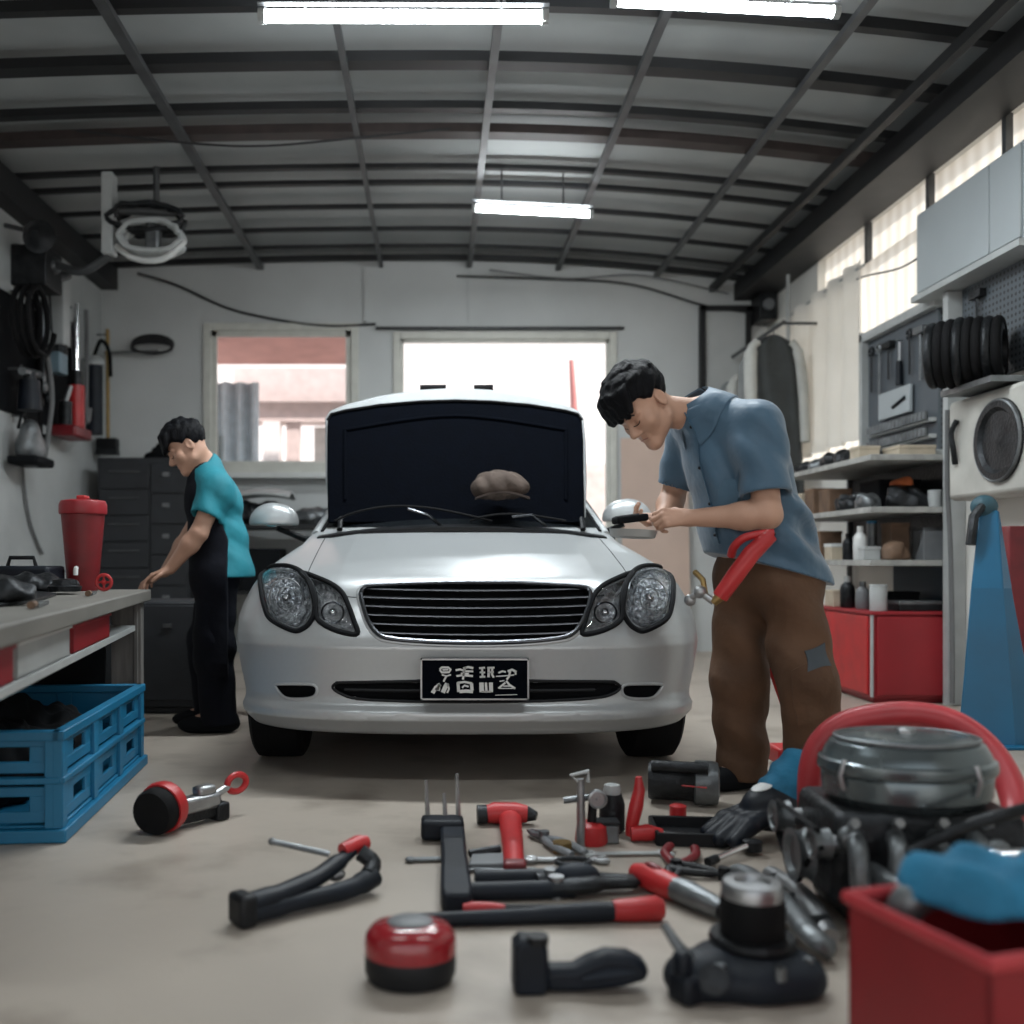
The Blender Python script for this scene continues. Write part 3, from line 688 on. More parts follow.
# raised black bonnet panel
RB = bpy.data.objects.new('raised_bonnet', None); COL.objects.link(RB); RB.parent = CAR
y0, y1, zb = 4.96, 5.18, 1.01
def bp(px, py, off=0.):
    d = 5.07
    for _ in range(6):
        z = EYE+(560-py)*d/1000; d = lerp(y0, y1, (z-zb)/.66)+off
    return V((px-435)*d/1000, d, z)
lin = [(328,523),(327,480),(327,440),(327.5,420),(331,414),(345,410.5),(380,405),(420,401.5),(455,400.5),(490,401.5),(530,405),(565,410.5),(578,414),(582,420),(583.5,440),(584,480),(585,523)]
def slab(pts, off0, off1):
    m = MB(); n = len(pts); vs = [bp(*q, off0) for q in pts]+[bp(*q, off0)+V(0,off1-off0,0) for q in pts]
    m._add(vs, [tuple(range(n)), tuple(range(2*n-1,n-1,-1))]+[(i,n+i,n+(i+1)%n,(i+1)%n) for i in range(n)]); return m
slab(lin, 0, .035).build('bonnet_liner', M['liner'], RB, bevel=.008, smooth=30)
skin = [(330,518),(325.5,480),(325,440),(325,418),(330,410.5),(345,404.5),(380,395.5),(420,389.5),(455,387.5),(490,389.5),(530,395.5),(565,404.5),(579,410.5),(584,418),(586,440),(587,480),(586,518)]
slab(skin, .03, .065).build('bonnet_skin', M['silver'], RB, bevel=.008, smooth=30)
ed = [bp(*q, -.004) for q in lin[3:14]]; MB().tube(ed, .007, 8).build('bonnet_seal', M['rubber'], RB)
for pts in ([(345,500),(345,430)],[(566,500),(566,430)],[(345,430),(455,416),(566,430)]):
    MB().tube(catmull([bp(*q, .0) for q in pts], 8), .010, 8).build('liner_rib', M['liner'], RB)
for a_, b_ in ((420,446),(474,493)):
    MB().tube([bp(a_,388.2,.05), bp(b_,388,.05)], .018, 10).build('rubber_stop', M['rubber'], RB)
for s in (-1,1):
    MB().tube([V(CX+s*.60,4.93,1.0), V(CX+s*.60,4.99,1.06), V(CX+s*.58,5.03,1.12)], .014, 8).build('bonnet_hinge', M['black'], RB)
# ================================================================ people
SKIN = mk('skin_warm', (.55,.325,.23), .5, var=.06, scale=6, bump=.05, bscale=90)
SKIN2 = mk('skin_warm_deep', (.50,.29,.205), .5, var=.06, scale=6)  # slightly deeper skin tone for the person at the bench
HAIR = mk('black_hair', (.006,.0065,.009), .6, var=.35, scale=60, stretch=(1,1,.25), bump=.3, bscale=160, spec=.12)
LINE = mk('brow_dark', (.02,.014,.012), .7)
LIPM = mk('lip_tone', (.36,.15,.12), .5)
def unit(v): v = np.array(v, float); return v/np.linalg.norm(v)
def axes(F, U):
    f = unit(F); u = np.array(U, float); u = unit(u-f*(u@f)); r = np.cross(f, u); return np.array([r, f, u])
def add_head(fd, c, A, s, neck, rn=.056):
    c = np.array(c, float); W = lambda x, y, z: c+s*(np.array([x,y,z])@A)
    e = lambda p, r, k, mode='add': fd.ell(W(*p), [q*s for q in r], A, k*s, mode)
    co = lambda p, q, ra, rb, k: fd.cone(W(*p), W(*q), ra*s, rb*s, k*s)
    e((0,-.012,.035),(.075,.098,.086),.02)
    e((0,.028,-.040),(.060,.066,.076),.03)
    co((-.048,.01,-.072),(0,.07,-.103),.018,.017,.03); co((.048,.01,-.072),(0,.07,-.103),.018,.017,.03)
    e((0,.078,-.104),(.018,.014,.014),.022)
    for q in (-1,1):
        e((q*.043,.060,-.030),(.024,.022,.022),.03)
        e((q*.031,.093,-.004),(.019,.013,.011),.014,'sub')
        e((q*.031,.0755,-.006),(.0145,.0135,.012),.006)
        co((q*.012,.091,.016),(q*.046,.078,.016),.009,.007,.014)
        e((q*.0125,.101,-.041),(.0085,.010,.008),.008)
        e((q*.0765,-.010,-.010),(.008,.020,.031),.006); e((q*.083,-.006,-.006),(.006,.011,.019),.006,'sub')
    co((0,.088,.004),(0,.113,-.034),.0085,.0125,.012)
    co((-.017,.086,-.0645),(.017,.086,-.0645),.0065,.0065,.008); co((0,.092,-.0635),(0,.092,-.064),.005,.005,.008)
    co((-.014,.086,-.0755),(.014,.086,-.0755),.007,.007,.007); co((-.022,.084,-.0695),(.022,.084,-.0695),.002,.002,.003)
    fd.cone(W(0,-.028,-.05), neck, rn, rn*1.12, .035)
    return W
def hair(name, c, A, s, par, h=.005, fringe=True, spikes=60):
    c = np.array(c, float); W = lambda x, y, z: c+s*(np.array([x,y,z])@A)
    fd = Field(c-.2, c+.2, h)
    fd.ell(W(0,-.016,.046), [.087*s,.108*s,.092*s], A, .01)
    fd.ell(W(0,.03,.085), [.066*s,.075*s,.052*s], A, .03)
    f, u = A[1], A[2]
    def cut(x, y, z):
        ly = ((x-c[0])*f[0]+(y-c[1])*f[1]+(z-c[2])*f[2])/s; lz = ((x-c[0])*u[0]+(y-c[1])*u[1]+(z-c[2])*u[2])/s
        return (lz-np.interp(ly, [-.2,-.10,-.05,-.015,.02,.05,.09,.2],[-.09,-.075,-.05,.022,.012,.045,.055,.06]))*s*.8
    fd.op(cut, (c-.2, c+.2), .012*s, 'sub')
    if fringe:
        for i in range(7):
            x = -.056+.112*i/6; fd.cone(W(x*.9,.070,.088), W(x*1.02,.112-.5*x*x*8,.038-.008*(i%2)), .026*s, .010*s, .012)
    r = np.random.default_rng(3)
    for i in range(spikes):
        t, p = r.uniform(0, 2*PI), r.uniform(.12, 1.25); n = np.array([math.cos(t)*math.sin(p), math.sin(t)*math.sin(p), math.cos(p)])
        b = np.array([0,-.016,.05])+n*np.array([.082,.103,.088]); fd.cone(W(*b), W(*(b+n*.004+np.array([0,.026,.002]))), .011*s, .005*s, .016)
    ph = r.uniform(0, 6, 4)
    fd.op(lambda x, y, z: .0018*np.sin(150*x+90*y+ph[0]+2*np.sin(40*z))+.0014*np.sin(210*y-60*z+ph[1]), (c-.2, c+.2), 0, 'disp')
    P, F = fd.mesh(); return npmesh(name, P, F, HAIR, par, smooth_it=1)
def face_lines(fd, W, par, s):
    for q in (-1,1):
        P = fd.snap([W(q*x, .10, z) for x, z in ((.012,.020),(.024,.026),(.036,.026),(.048,.019))], .001*1); MB().tube(catmull(P,4), [.0028*s]*13, 6).build('eyebrow', LINE, par)
        P = fd.snap([W(q*x, .10, z) for x, z in ((.017,-.012),(.025,-.0145),(.034,-.0145),(.045,-.009))], .0006); MB().tube(catmull(P,4), .0016*s, 6).build('eyelash', LINE, par)
    P = fd.snap([W(x, .10, -.0697-.002*abs(x)/.02) for x in (-.021,-.01,0,.01,.021)], .0002); MB().tube(catmull(P,4), .0016*s, 6).build('mouth', LIPM, par)
def add_hand(fd, w, a, n, s=1., curl=(.6,.8,.5), side=1, thumb=(.5,.5), spread=.02, k=.006):
    """w wrist, a wrist-to-knuckle direction, n out of the palm, side +1/-1 picks the thumb edge"""
    a = unit(a); n = np.array(n, float); n = unit(n-a*(n@a)); t = np.cross(a, n)*side
    w = np.array(w, float); L = []
    K = []
    for i, (off, ln) in enumerate(((.030,.088),(.010,.092),(-.010,.086),(-.028,.078))):
        kn = w+s*(a*ln+t*off); K.append(kn)
        fd.cone(w+s*(t*off*.45+a*.005), kn, .0145*s, .0105*s, .014*s)
    fd.cone(w+s*(a*.02+n*.006+t*.012), w+s*(a*.06+n*.006-t*.012), .013*s, .012*s, .016*s)
    for i, ln in enumerate((.92,1.03,.96,.76)):
        p = K[i]; d = unit(a+t*(.10-.07*i)*spread*10); R = .0092*s*(1 if i < 3 else .88); ang = 0; nn = n
        for j, (l, c) in enumerate(zip((.044,.027,.021), curl)):
            ang += c*(1+.06*i); dd = d*math.cos(ang)+nn*math.sin(ang); q = p+dd*l*ln*s
            fd.cone(p, q, R, R*.92, k*.6*s if j else .008*s); p = q; R *= .92
        L.append(p)
    b = w+s*(a*.022+t*.024+n*.006); d = unit(a*.75+t*.62+n*thumb[0]); q = b+d*.036*s
    fd.cone(b, q, .0150*s, .0115*s, .014*s); d2 = unit(a*.9+t*.12+n*thumb[1]); r_ = q+d2*.030*s
    fd.cone(q, r_, .0108*s, .0098*s, .004*s); fd.cone(r_, r_+unit(a*.95-t*.15+n*thumb[1])*.022*s, .0098*s, .0082*s, .004*s)
    return L
def folds(fd, bb, waves):                 # cloth creases: (direction, frequency, amplitude, centre, reach, phase)
    for d, fq, am, c, rr, ph in waves:
        d = unit(d); c = np.array(c); bt = np.cross(d, [.3,.5,.8])
        def fn(x, y, z):
            px, py, pz = x-c[0], y-c[1], z-c[2]; t = px*d[0]+py*d[1]+pz*d[2]; q = px*bt[0]+py*bt[1]+pz*bt[2]
            g = np.exp(-(px*px+py*py+pz*pz)/(rr*rr)); v = np.sin(fq*t+2.2*np.sin(9*q+ph)+ph); return am*g*(v*np.abs(v)**.3)
        fd.op(fn, (np.array(c)-rr*2, np.array(c)+rr*2), 0, 'disp')
def shoe(par, ank, f, mat):
    f = np.array(f, float); ank = np.array(ank, float); a = np.array([ank[0],ank[1],.04])
    fd = Field(a-.3, a+np.array([.3,.3,.2]), .008)
    fd.ell(a+f*.05, (.15,.052,.05), np.array([f, np.cross([0,0,1], f), [0,0,1]]), .02); fd.ell(a-f*.02+np.array([0,0,.03]), (.07,.05,.06), np.array([f, np.cross([0,0,1], f), [0,0,1]]), .04)
    fd.op(lambda x, y, z: (z-.002)+0*x+0*y, (a-.4, a+.4), .004, 'sub')
    P, F = fd.mesh(); return npmesh('shoe', P, F, mat, par, smooth_it=1)

# ---------------------------------------------------------------- mechanic leaning over the car wing
f = unit((-.86,-.51,0)); l = np.array([-f[1], f[0], 0]); l = -l if l[1] > 0 else l   # l: towards his left (the camera side)
MAN = thing('person', 'person in a blue work shirt and brown trousers leaning over the car wing', 'person', (1.24,3.6,0))
C = np.array([1.200,3.62,.80]); nb = np.array(at(709,412,3.6)); ch = np.array(at(733,458,3.6)); be = np.array(at(750,520,3.6)); hm = np.array(at(757,572,3.6))
shN = np.array(at(757,426,3.44)); shF = np.array(at(690,432,3.77)); elN = np.array(at(768,515,3.38)); wrN = np.array(at(690,518,3.47)); elF = np.array(at(672,500,3.84)); wrF = np.array(at(663,519,3.70))
hpN = C+l*.09-np.array([0,0,.02]); hpF = C-l*.09-np.array([0,0,.02])
knN = np.array(at(806,678,3.45)); anN = np.array(at(818,770,3.5)); knF = np.array(at(738,676,3.70)); anF = np.array(at(743,765,3.74))
HA = axes((-.55,-.42,-.72), (-.62,-.12,.74)); hc = np.array(at(643,405,3.54)); HS = 1.1
bd = Field((.45,3.25,.0),(1.55,3.95,1.66),.0045)
bd.cone(C, be, .115, .12, .05, (l,1.35)).cone(be, ch, .12, .125, .05, (l,1.35)).cone(ch, nb, .12, .06, .05)
for sh_, el_, wr_ in ((shN,elN,wrN),(shF,elF,wrF)):
    bd.cone(nb*.8+ch*.2, sh_, .06, .058, .05).cone(sh_, el_, .053, .046, .02)
    m_ = el_+(wr_-el_)*.3; bd.cone(el_, m_, .045, .045, .02).cone(m_, wr_, .045, .029, .03)
for hp, kn, an in ((hpN,knN,anN),(hpF,knF,anF)):
    bd.cone(C, hp, .11, .095, .05).cone(hp, kn, .09, .06, .03).cone(kn, an, .058, .04, .02)
    bd.cone(an, np.array([an[0],an[1],.05])+f*.12, .035, .03, .02)
W = add_head(bd, hc, HA, HS, nb+np.array([-.030,0,-.015]), .055)
dN = unit(wrN-elN); hN = add_hand(bd, wrN, unit(np.array((-1,.12,.02))), (-.1,.85,-.45), 1.0, (.75,1.0,.6), -1, (.5,.35))
hF = add_hand(bd, wrF, unit(np.array((-.9,-.35,-.05))), (.15,-.5,.8), .98, (.5,.7,.4), -1, (.4,.3))
P, F = bd.mesh(); npmesh('body', P, F, SKIN, MAN)
face_lines(bd, W, MAN, HS); hair('hair', hc, HA, HS, MAN, .0045, True, 40)
# shirt
SH = mk('blue_work_shirt', (.065,.135,.21), .5, var=.1, scale=5, bump=.55, bscale=8, sheen=.3, spec=.4)
SHD = mk('blue_shirt_trim', (.075,.15,.225), .65, var=.1)
TR = mk('brown_work_trousers', (.125,.062,.031), .8, var=.2, scale=6, bump=.35, bscale=16)
sf = Field((.65,3.15,.70),(1.6,4.05,1.52),.006)
hm2 = hm+np.array([.035,0,0])
def trim_end(fd, p, d, rad, reach=.2):
    d = unit(d); p = np.array(p)
    def fn(x, y, z):
        t = (x-p[0])*d[0]+(y-p[1])*d[1]+(z-p[2])*d[2]; q2 = (x-p[0])**2+(y-p[1])**2+(z-p[2])**2-t*t
        return np.maximum(-t, np.maximum(np.sqrt(np.maximum(q2,0))-rad, t-reach))
    fd.op(fn, (p-reach-rad, p+reach+rad), .004, 'sub', 0)
slN = shN+(elN-shN)*.74; slF = shF+(elF-shF)*.75
sf.cone(shN, slN, .088, .088, .04).cone(shF, slF, .082, .074, .04)
folds(sf, None, [((.8,.2,.55),46,.020,slN*.35+shN*.65,.11,.3),((.75,.1,.6),52,.015,shN*.5+ch*.5+np.array([0,-.06,0]),.12,1.1),((.7,0,.8),75,.007,slF,.12,2.)])
trim_end(sf, slN+unit(elN-shN)*.012, elN-shN, .13, .12); trim_end(sf, slF+unit(elF-shF)*.01, elF-shF, .12, .12)
sf.cone(slN+unit(elN-shN)*.03, slN-unit(elN-shN)*.035, .077, .066, .004, mode='sub')
sf.cone(slF+unit(elF-shF)*.03, slF-unit(elF-shF)*.03, .066, .058, .004, mode='sub')
tb = Field(sf.lo, [a[-1] for a in sf.ax], sf.h); tb.D = tb.D[:sf.D.shape[0],:sf.D.shape[1],:sf.D.shape[2]]; tb.ax = [a[:n] for a, n in zip(tb.ax, sf.D.shape)]
hmL = np.array(at(774,606,3.6))
nbs = nb+np.array([-.035,-.005,.0])
tb.cone(nbs*.9+ch*.1, ch, .085, .145, .05, (l,1.30)).cone(ch, be, .145, .156, .06, (l,1.28)).cone(be, hmL, .156, .172, .06, (l,1.15))
tb.ell(C-f*.075+np.array([0,0,.05]), (.15,.10,.16), np.array([l, f, [0,0,1]]), .06)
tb.cone(be, hpN+np.array([.01,0,-.06]), .14, .150, .05).cone(be, hpF+np.array([0,0,-.06]), .135, .135, .05)
tb.cone(nbs, shN, .070, .078, .06).cone(nbs, shF, .070, .078, .06)
folds(tb, None, [((.3,.3,1),42,.018,be+np.array([.06,-.14,.0]),.16,1.2),((.5,.1,.9),44,.017,be+np.array([.08,-.13,-.10]),.16,2.5),((.7,-.2,.4),44,.014,ch+np.array([-.02,-.12,-.08]),.16,4.),((.9,.3,.2),36,.014,hm+np.array([0,-.1,.03]),.2,.8)])
hp0 = np.array(at(757,566,3.6)); hd = unit((-.27,0,-.96)); trim_end(tb, hp0, hd, .32, .30)
sf.D = smin(sf.D, tb.D, .035); del tb
nd = unit((-.50,-.16,.85)); nb = nbs+np.array([.0,0,-.01]); sf.cone(nb-nd*.01, nb+nd*.2, .064, .066, .008, mode='sub'); trim_end(sf, nb+nd*.050, nd, .15, .14)
P, F = sf.mesh(); npmesh('shirt', P, F, SH, MAN, smooth_it=1)
# collar: standing band and two leaves
nx = unit(np.cross(nd, [0,1,0])); ny = np.cross(nd, nx)
def ringp(t, r, hh): return V(*(nb+nd*hh+(nx*math.cos(t)+ny*math.sin(t))*r))
tf = math.atan2(f@ny, f@nx)
MB().grid(lambda u, v: ringp(tf+.22+u*(2*PI-.44), .064+.004*v, .0+.055*v), 40, 4, .004, (0,0,1)).build('collar', SHD, MAN)
for sgn in (-1,1):
    top = [ringp(tf+sgn*(.12+u*2.95), .070, .064+.014*u) for u in np.linspace(0,1,25)]
    low = sf.snap([np.array(ringp(tf+sgn*(.35+u*2.70), .135-.02*u, -.010-.060*(1-u)**2)) for u in np.linspace(0,1,25)], .006)
    MB().grid(lambda u, v: top[round(u*24)]*(1-v)+V(*low[round(u*24)])*v+V(*nd)*.012*math.sin(PI*v), 24, 6, .005, nd).build('collar', SH, MAN)
# placket, pocket, sleeve hem
fr = [ch*(1-t)+hm*t+f*.3 for t in np.linspace(-.35,.9,18)]
P = sf.snap(fr, .002); MB().tube(catmull(P[::2],3), .011, 6, flat=.25).build('placket', SHD, MAN)
for q in P[3::4]: MB().ball(q-np.array([0,0,0])+f*.006, .006).build('button', M['navyblack'], MAN)
pk_ = [sf.snap([np.array(at(lerp(697,738,u)+(4*v), lerp(487,469,u)+v*46*(1-.1*u), 3.40))], .003)[0] for u in np.linspace(0,1,7) for v in np.linspace(0,1,7)]
MB().grid(lambda u, v: V(*pk_[round(u*6)*7+round(v*6)]), 6, 6, .003, (0,-1,0)).build('pocket', SHD, MAN)
# trousers
tf_ = Field((.90,3.2,.02),(1.62,4.0,.95),.007)
tf_.ell(C+np.array([.0,0,.0]), (.15,.11,.13), np.array([l, f, [0,0,1]]), .03); tf_.cone(C, C+(be-C)*.42, .125, .118, .04, (l,1.25))
for hp, kn, an in ((hpN,knN,anN),(hpF,knF,anF)):
    an2 = np.array([an[0], an[1], .045]); tf_.cone(C, hp, .115, .112, .05).cone(hp, kn, .112, .100, .05).cone(kn, an2, .100, .092, .04)
    folds(tf_, None, [((.75,.2,.65),34,.012,kn+np.array([0,-.06,-.02]),.18,kn[0]*9),((.6,.1,.8),40,.013,an2+np.array([0,-.04,.14]),.13,kn[0]*5),((.8,.2,.6),38,.009,hp+np.array([0,-.08,-.14]),.18,kn[1]*7)])
    tf_.cone(an2+np.array([0,0,-.05]), an2+np.array([0,0,.02]), .078, .074, .004, mode='sub')
tf_.op(lambda x, y, z: (z-.035)+0*x+0*y, ((.9,3.2,-.1),(1.6,4,.05)), .003, 'sub')
P, F = tf_.mesh(); npmesh('trousers', P, F, TR, MAN, smooth_it=2)
pp = [tf_.snap([np.array(at(lerp(806,831,u)+2*v, lerp(650,643,u)+v*22, 3.36))], .006)[0] for u in np.linspace(0,1,6) for v in np.linspace(0,1,5)]
MB().grid(lambda u, v: V(*pp[round(u*5)*5+round(v*4)]), 5, 4, .008, (0,-1,0)).build('pocket_flap', mk('slate_flap', (.06,.075,.09), .7), MAN)
pp = [tf_.snap([np.array(at(lerp(788,828,u)+4*v, lerp(672,655,u)+v*60, 3.36))], .004)[0] for u in np.linspace(0,1,7) for v in np.linspace(0,1,8)]
MB().grid(lambda u, v: V(*pp[round(u*6)*8+round(v*7)]), 6, 7, .004, (0,-1,0)).build('cargo_pocket', TR, MAN)
for an in (anN, anF): shoe(MAN, an, f, M['blackmatt'])
# what he holds
t = thing('phone', 'black handheld device gripped in the front mechanic\'s hand by the wing mirror', 'device', at(625,520,3.52))
cpt = at(630,519,3.50); MB(place(cpt, z=.15, y=-.12)).box((0,0,0),(.115,.075,.026)).build('device_body', M['blackmatt'], t, bevel=.008)
MB(place(cpt, z=.15, y=-.12)).box((-.01,0,.014),(.07,.055,.004)).build('device_screen', M['darkchrome'], t)
t = thing('parts_tray', 'small pale metal tray held just below the front mechanic\'s hands', 'tray', at(632,540,3.56))
MB(place(at(633,536,3.60), z=.1, y=.05)).lathe([(.062,0),(.072,.004),(.082,.022),(.086,.022),(.078,-.004),(.06,-.008)], n=28).build('tray_bowl', M['lightgrey'], t)

# ---------------------------------------------------------------- mechanic at the bench
f = unit((-1,-.12,0)); l = np.array([f[1],-f[0],0]); l = l if l[1] < 0 else -l
MAN2 = thing('person', 'person in a teal shirt and dark apron bending over the workbench', 'person', (-1.08,5.0,0))
d0 = 5.0
nb = np.array(at(205,466,d0)); ch = np.array(at(214,500,d0)); be = np.array(at(219,540,d0)); C = np.array(at(220,566,d0)); hm = np.array(at(224,577,d0))
shN = np.array(at(218,488,4.86)); shF = np.array(at(212,488,5.16)); elN = np.array(at(199,533,4.78)); wrN = np.array(at(170,569,4.80)); elF = np.array(at(190,535,5.2)); wrF = np.array(at(165,572,5.12))
hpN = C+l*.09; hpF = C-l*.09
knN = np.array(at(214,645,4.90)); anN = np.array(at(219,712,4.93)); knF = np.array(at(207,645,5.10)); anF = np.array(at(212,708,5.12))
HA = axes((-.80,-.25,-.55), (-.52,-.02,.85)); hc = np.array(at(187,447,4.95)); HS = .98
bd = Field((-1.62,4.55,0),(-.80,5.4,1.62),.006)
bd.cone(C, be, .11, .11, .05, (l,1.35)).cone(be, ch, .11, .115, .05, (l,1.35)).cone(ch, nb, .11, .055, .05)
for sh_, el_, wr_ in ((shN,elN,wrN),(shF,elF,wrF)):
    bd.cone(nb*.8+ch*.2, sh_, .055, .055, .05).cone(sh_, el_, .05, .042, .02)
    m_ = el_+(wr_-el_)*.3; bd.cone(el_, m_, .042, .042, .02).cone(m_, wr_, .042, .028, .03)
for hp, kn, an in ((hpN,knN,anN),(hpF,knF,anF)):
    bd.cone(C, hp, .10, .09, .05).cone(hp, kn, .085, .055, .03).cone(kn, an, .053, .038, .02).cone(an, np.array([an[0],an[1],.05])+f*.12, .033, .03, .02)
W = add_head(bd, hc, HA, HS, nb+np.array([-.01,0,.02]), .052)
add_hand(bd, wrN, (-.92,-.05,-.38), (-.35,-.1,-.9), .95, (.35,.45,.3), 1, (.3,.3))
add_hand(bd, wrF, (-.92,-.15,-.36), (-.35,0,-.9), .95, (.3,.4,.3), -1, (.3,.3))
P, F = bd.mesh(); npmesh('body', P, F, SKIN2, MAN2)
face_lines(bd, W, MAN2, HS); hair('hair', hc, HA, HS, MAN2, .006, True, 30)
TE = mk('teal_tshirt', (.010,.215,.275), .75, var=.1, scale=5, bump=.3, bscale=12)
NV = mk('navy_apron', (.005,.006,.011), .9, var=.2, bump=.3, bscale=14, spec=.2)
sf = Field((-1.5,4.6,.6),(-.75,5.4,1.45),.008)
hm2 = hm+np.array([.02,0,0])
sf.cone(nb*.85+ch*.15, ch, .075, .125, .05, (l,1.35)).cone(ch, be, .125, .125, .06, (l,1.3)).cone(be, hm2, .125, .135, .06, (l,1.25))
slN = shN+(elN-shN)*.62; slF = shF+(elF-shF)*.6
sf.cone(be, hpN+np.array([.02,0,-.05]), .115, .128, .05)
sf.cone(nb, shN, .062, .07, .05).cone(nb, shF, .062, .07, .05).cone(shN, slN, .075, .078, .04).cone(shF, slF, .075, .075, .04)
folds(sf, None, [((.6,.2,.8),48,.009,be+np.array([.08,-.1,0]),.2,.5),((.9,.1,.3),60,.007,slN,.12,1.4),((.4,.1,.9),40,.008,ch+np.array([.1,-.1,-.05]),.15,3)])
trim_end(sf, slN+unit(elN-shN)*.01, elN-shN, .10, .1); trim_end(sf, slF+unit(elF-shF)*.01, elF-shF, .1, .1)
sf.cone(slN+unit(elN-shN)*.03, slN-unit(elN-shN)*.03, .068, .058, .004, mode='sub')
trim_end(sf, hm2, (0,0,-1), .3, .25); nd = unit(hc-nb); sf.cone(nb, nb+nd*.2, .06, .07, .008, mode='sub'); trim_end(sf, nb+nd*.02, nd, .1, .15)
P, F = sf.mesh(); npmesh('shirt', P, F, TE, MAN2, smooth_it=2)
af = Field((-1.6,4.6,.28),(-.75,5.4,1.40),.008)
af.cone(be, hpN+np.array([.0,0,-.05]), .125, .142, .05)
af.cone(nb*.6+ch*.4, ch, .10, .134, .05, (l,1.25)).cone(ch, be, .134, .134, .06, (l,1.3)).cone(be, hm2, .134, .148, .06, (l,1.25)).cone(hm2, np.array([knN[0]+.03,5.0,.36]), .150, .155, .05, (l,1.35))
def back_half(x, y, z): return ((x-(C[0]+.055))*f[0]+(y-C[1])*f[1])-(.10*np.clip((z-.95)/.25,0,1))+0*z
af.op(lambda x, y, z: back_half(x,y,z), ((-1.6,4.6,.2),(-.7,5.4,1.45)), .004, 'sub')
P, F = af.mesh(); npmesh('apron', P, F, NV, MAN2, smooth_it=2)
tf_ = Field((-1.4,4.6,.02),(-.70,5.4,.92),.008)
tf_.ell(C, (.13,.105,.12), np.array([l, f, [0,0,1]]), .03)
for hp, kn, an in ((hpN,knN,anN),(hpF,knF,anF)):
    an2 = np.array([an[0], an[1], .05]); tf_.cone(C, hp, .102, .100, .05).cone(hp, kn, .100, .098, .05).cone(kn, an2, .095, .088, .04)
    folds(tf_, None, [((.3,.2,1),42,.009,kn,.16,kn[0]*9)])
tf_.op(lambda x, y, z: (z-.04)+0*x+0*y, ((-1.5,4.6,-.1),(-.7,5.4,.05)), .003, 'sub')
P, F = tf_.mesh(); npmesh('trousers', P, F, mk('dark_navy_trousers', (.005,.006,.011), .9, var=.2, bump=.3, bscale=14, spec=.2), MAN2, smooth_it=2)
for an in (anN, anF): shoe(MAN2, an, f, M['blackmatt'])
# ================================================================ left side: bench and what is on it
E0, E1 = V(-1.306,4.6,0), V(-.868,1.9,0); ed_ = (E1-E0).normalized(); en = V(-ed_.y*-1, ed_.x*-1, 0)
en = V(ed_.y, -ed_.x, 0); en = en if en.x < 0 else -en          # from the front edge into the bench
def bench_pt(d, off, z):                                           # a point at depth d, off metres behind the front edge
    t = (4.6-d)/(4.6-1.9); p = E0+(E1-E0)*t+en*off; return V(p.x, p.y, z)
BZ = .715
t = thing('workbench', 'long grey wooden workbench along the left side with a shelf under it', 'workbench', (-2.1,3.2,0))
def slabpoly(pts, z0, z1): return MB().prism([(p.x,p.y) for p in pts], z0, z1)
slabpoly([E0, E1, V(-3.0,1.9,0), V(-3.0,4.6,0)], BZ-.05, BZ).build('bench_top', M['wood'], t, bevel=.006)
slabpoly([bench_pt(4.5,.05,0), bench_pt(1.95,.05,0), V(-2.2,1.95,0), V(-2.2,4.5,0)], .535, .56).build('bench_shelf', M['lightgrey'], t, bevel=.003)
for d, off, w_ in ((4.5,.09,.13),(4.5,1.5,.1),(2.05,.12,.1),(2.05,1.9,.1)):
    p = bench_pt(d, off, 0); MB(place(p, z=math.atan2(ed_.y, ed_.x)+PI/2)).box((0,0,(BZ-.05)/2),(w_,.09,BZ-.05)).box((w_*.32,-.05,(BZ-.05)/2),(.02,.012,BZ-.05)).build('bench_leg', M['woodleg'], t, bevel=.004)
slabpoly([bench_pt(4.45,.95,0), bench_pt(2.0,.95,0), bench_pt(2.0,.98,0), bench_pt(4.45,.98,0)], .02, .53).build('bench_back_shade', M['blackmatt'], t)  # added dark sheet that deepens the shade under the bench
slabpoly([bench_pt(4.42,.17,0), bench_pt(4.42,.95,0), bench_pt(4.39,.95,0), bench_pt(4.39,.17,0)], .02, .53).build('bench_end_shade', M['blackmatt'], t)  # added dark sheet, shuts off the bright gap between the far legs
MB().tube([bench_pt(4.45,.30,.45), bench_pt(4.45,1.5,.45)], .025, 8).build('bench_brace', M['woodleg'], t)
za = math.atan2(ed_.y, ed_.x)
def shelfbox(name, d0, d1, off, dep, h, mat, label, cat, lip=None):
    p = (bench_pt(d0,off,.5605)+bench_pt(d1,off,.5605))/2+en*dep/2; Ln = (bench_pt(d0,0,0)-bench_pt(d1,0,0)).length
    o = thing(name, label, cat, p); m = MB(place(p, z=za)); w = .006
    m.box((0,0,.004),(Ln,dep,.008)).box((Ln/2-w/2,0,h/2),(w,dep,h)).box((-Ln/2+w/2,0,h/2),(w,dep,h)).box((0,dep/2-w/2,h/2),(Ln,w,h)).box((0,-dep/2+w/2,h/2),(Ln,w,h))
    m.build('bin_body', mat, o, bevel=.002)
    MB(place(p, z=za)).box((0,dep/2,h),(Ln+.012,.014,.010)).box((0,-dep/2,h),(Ln+.012,.014,.010)).box((Ln/2,0,h),(.014,dep,.010)).box((-Ln/2,0,h),(.014,dep,.010)).build('bin_rim', lip or mat, o, bevel=.002)
    return o
shelfbox('storage_bin', 2.42, 3.04, .055, .28, .088, M['lightgrey'], 'pale grey storage bin on the shelf under the workbench', 'bin', M['white'])
shelfbox('storage_bin', 3.10, 3.78, .055, .28, .085, M['redpaint'], 'red storage bin on the bench shelf, right behind the pale grey bin', 'bin', M['redpaint'])
shelfbox('storage_bin', 2.15, 2.38, .055, .28, .085, M['redpaint'], 'red storage bin at the near end of the bench shelf, cut by the frame', 'bin')
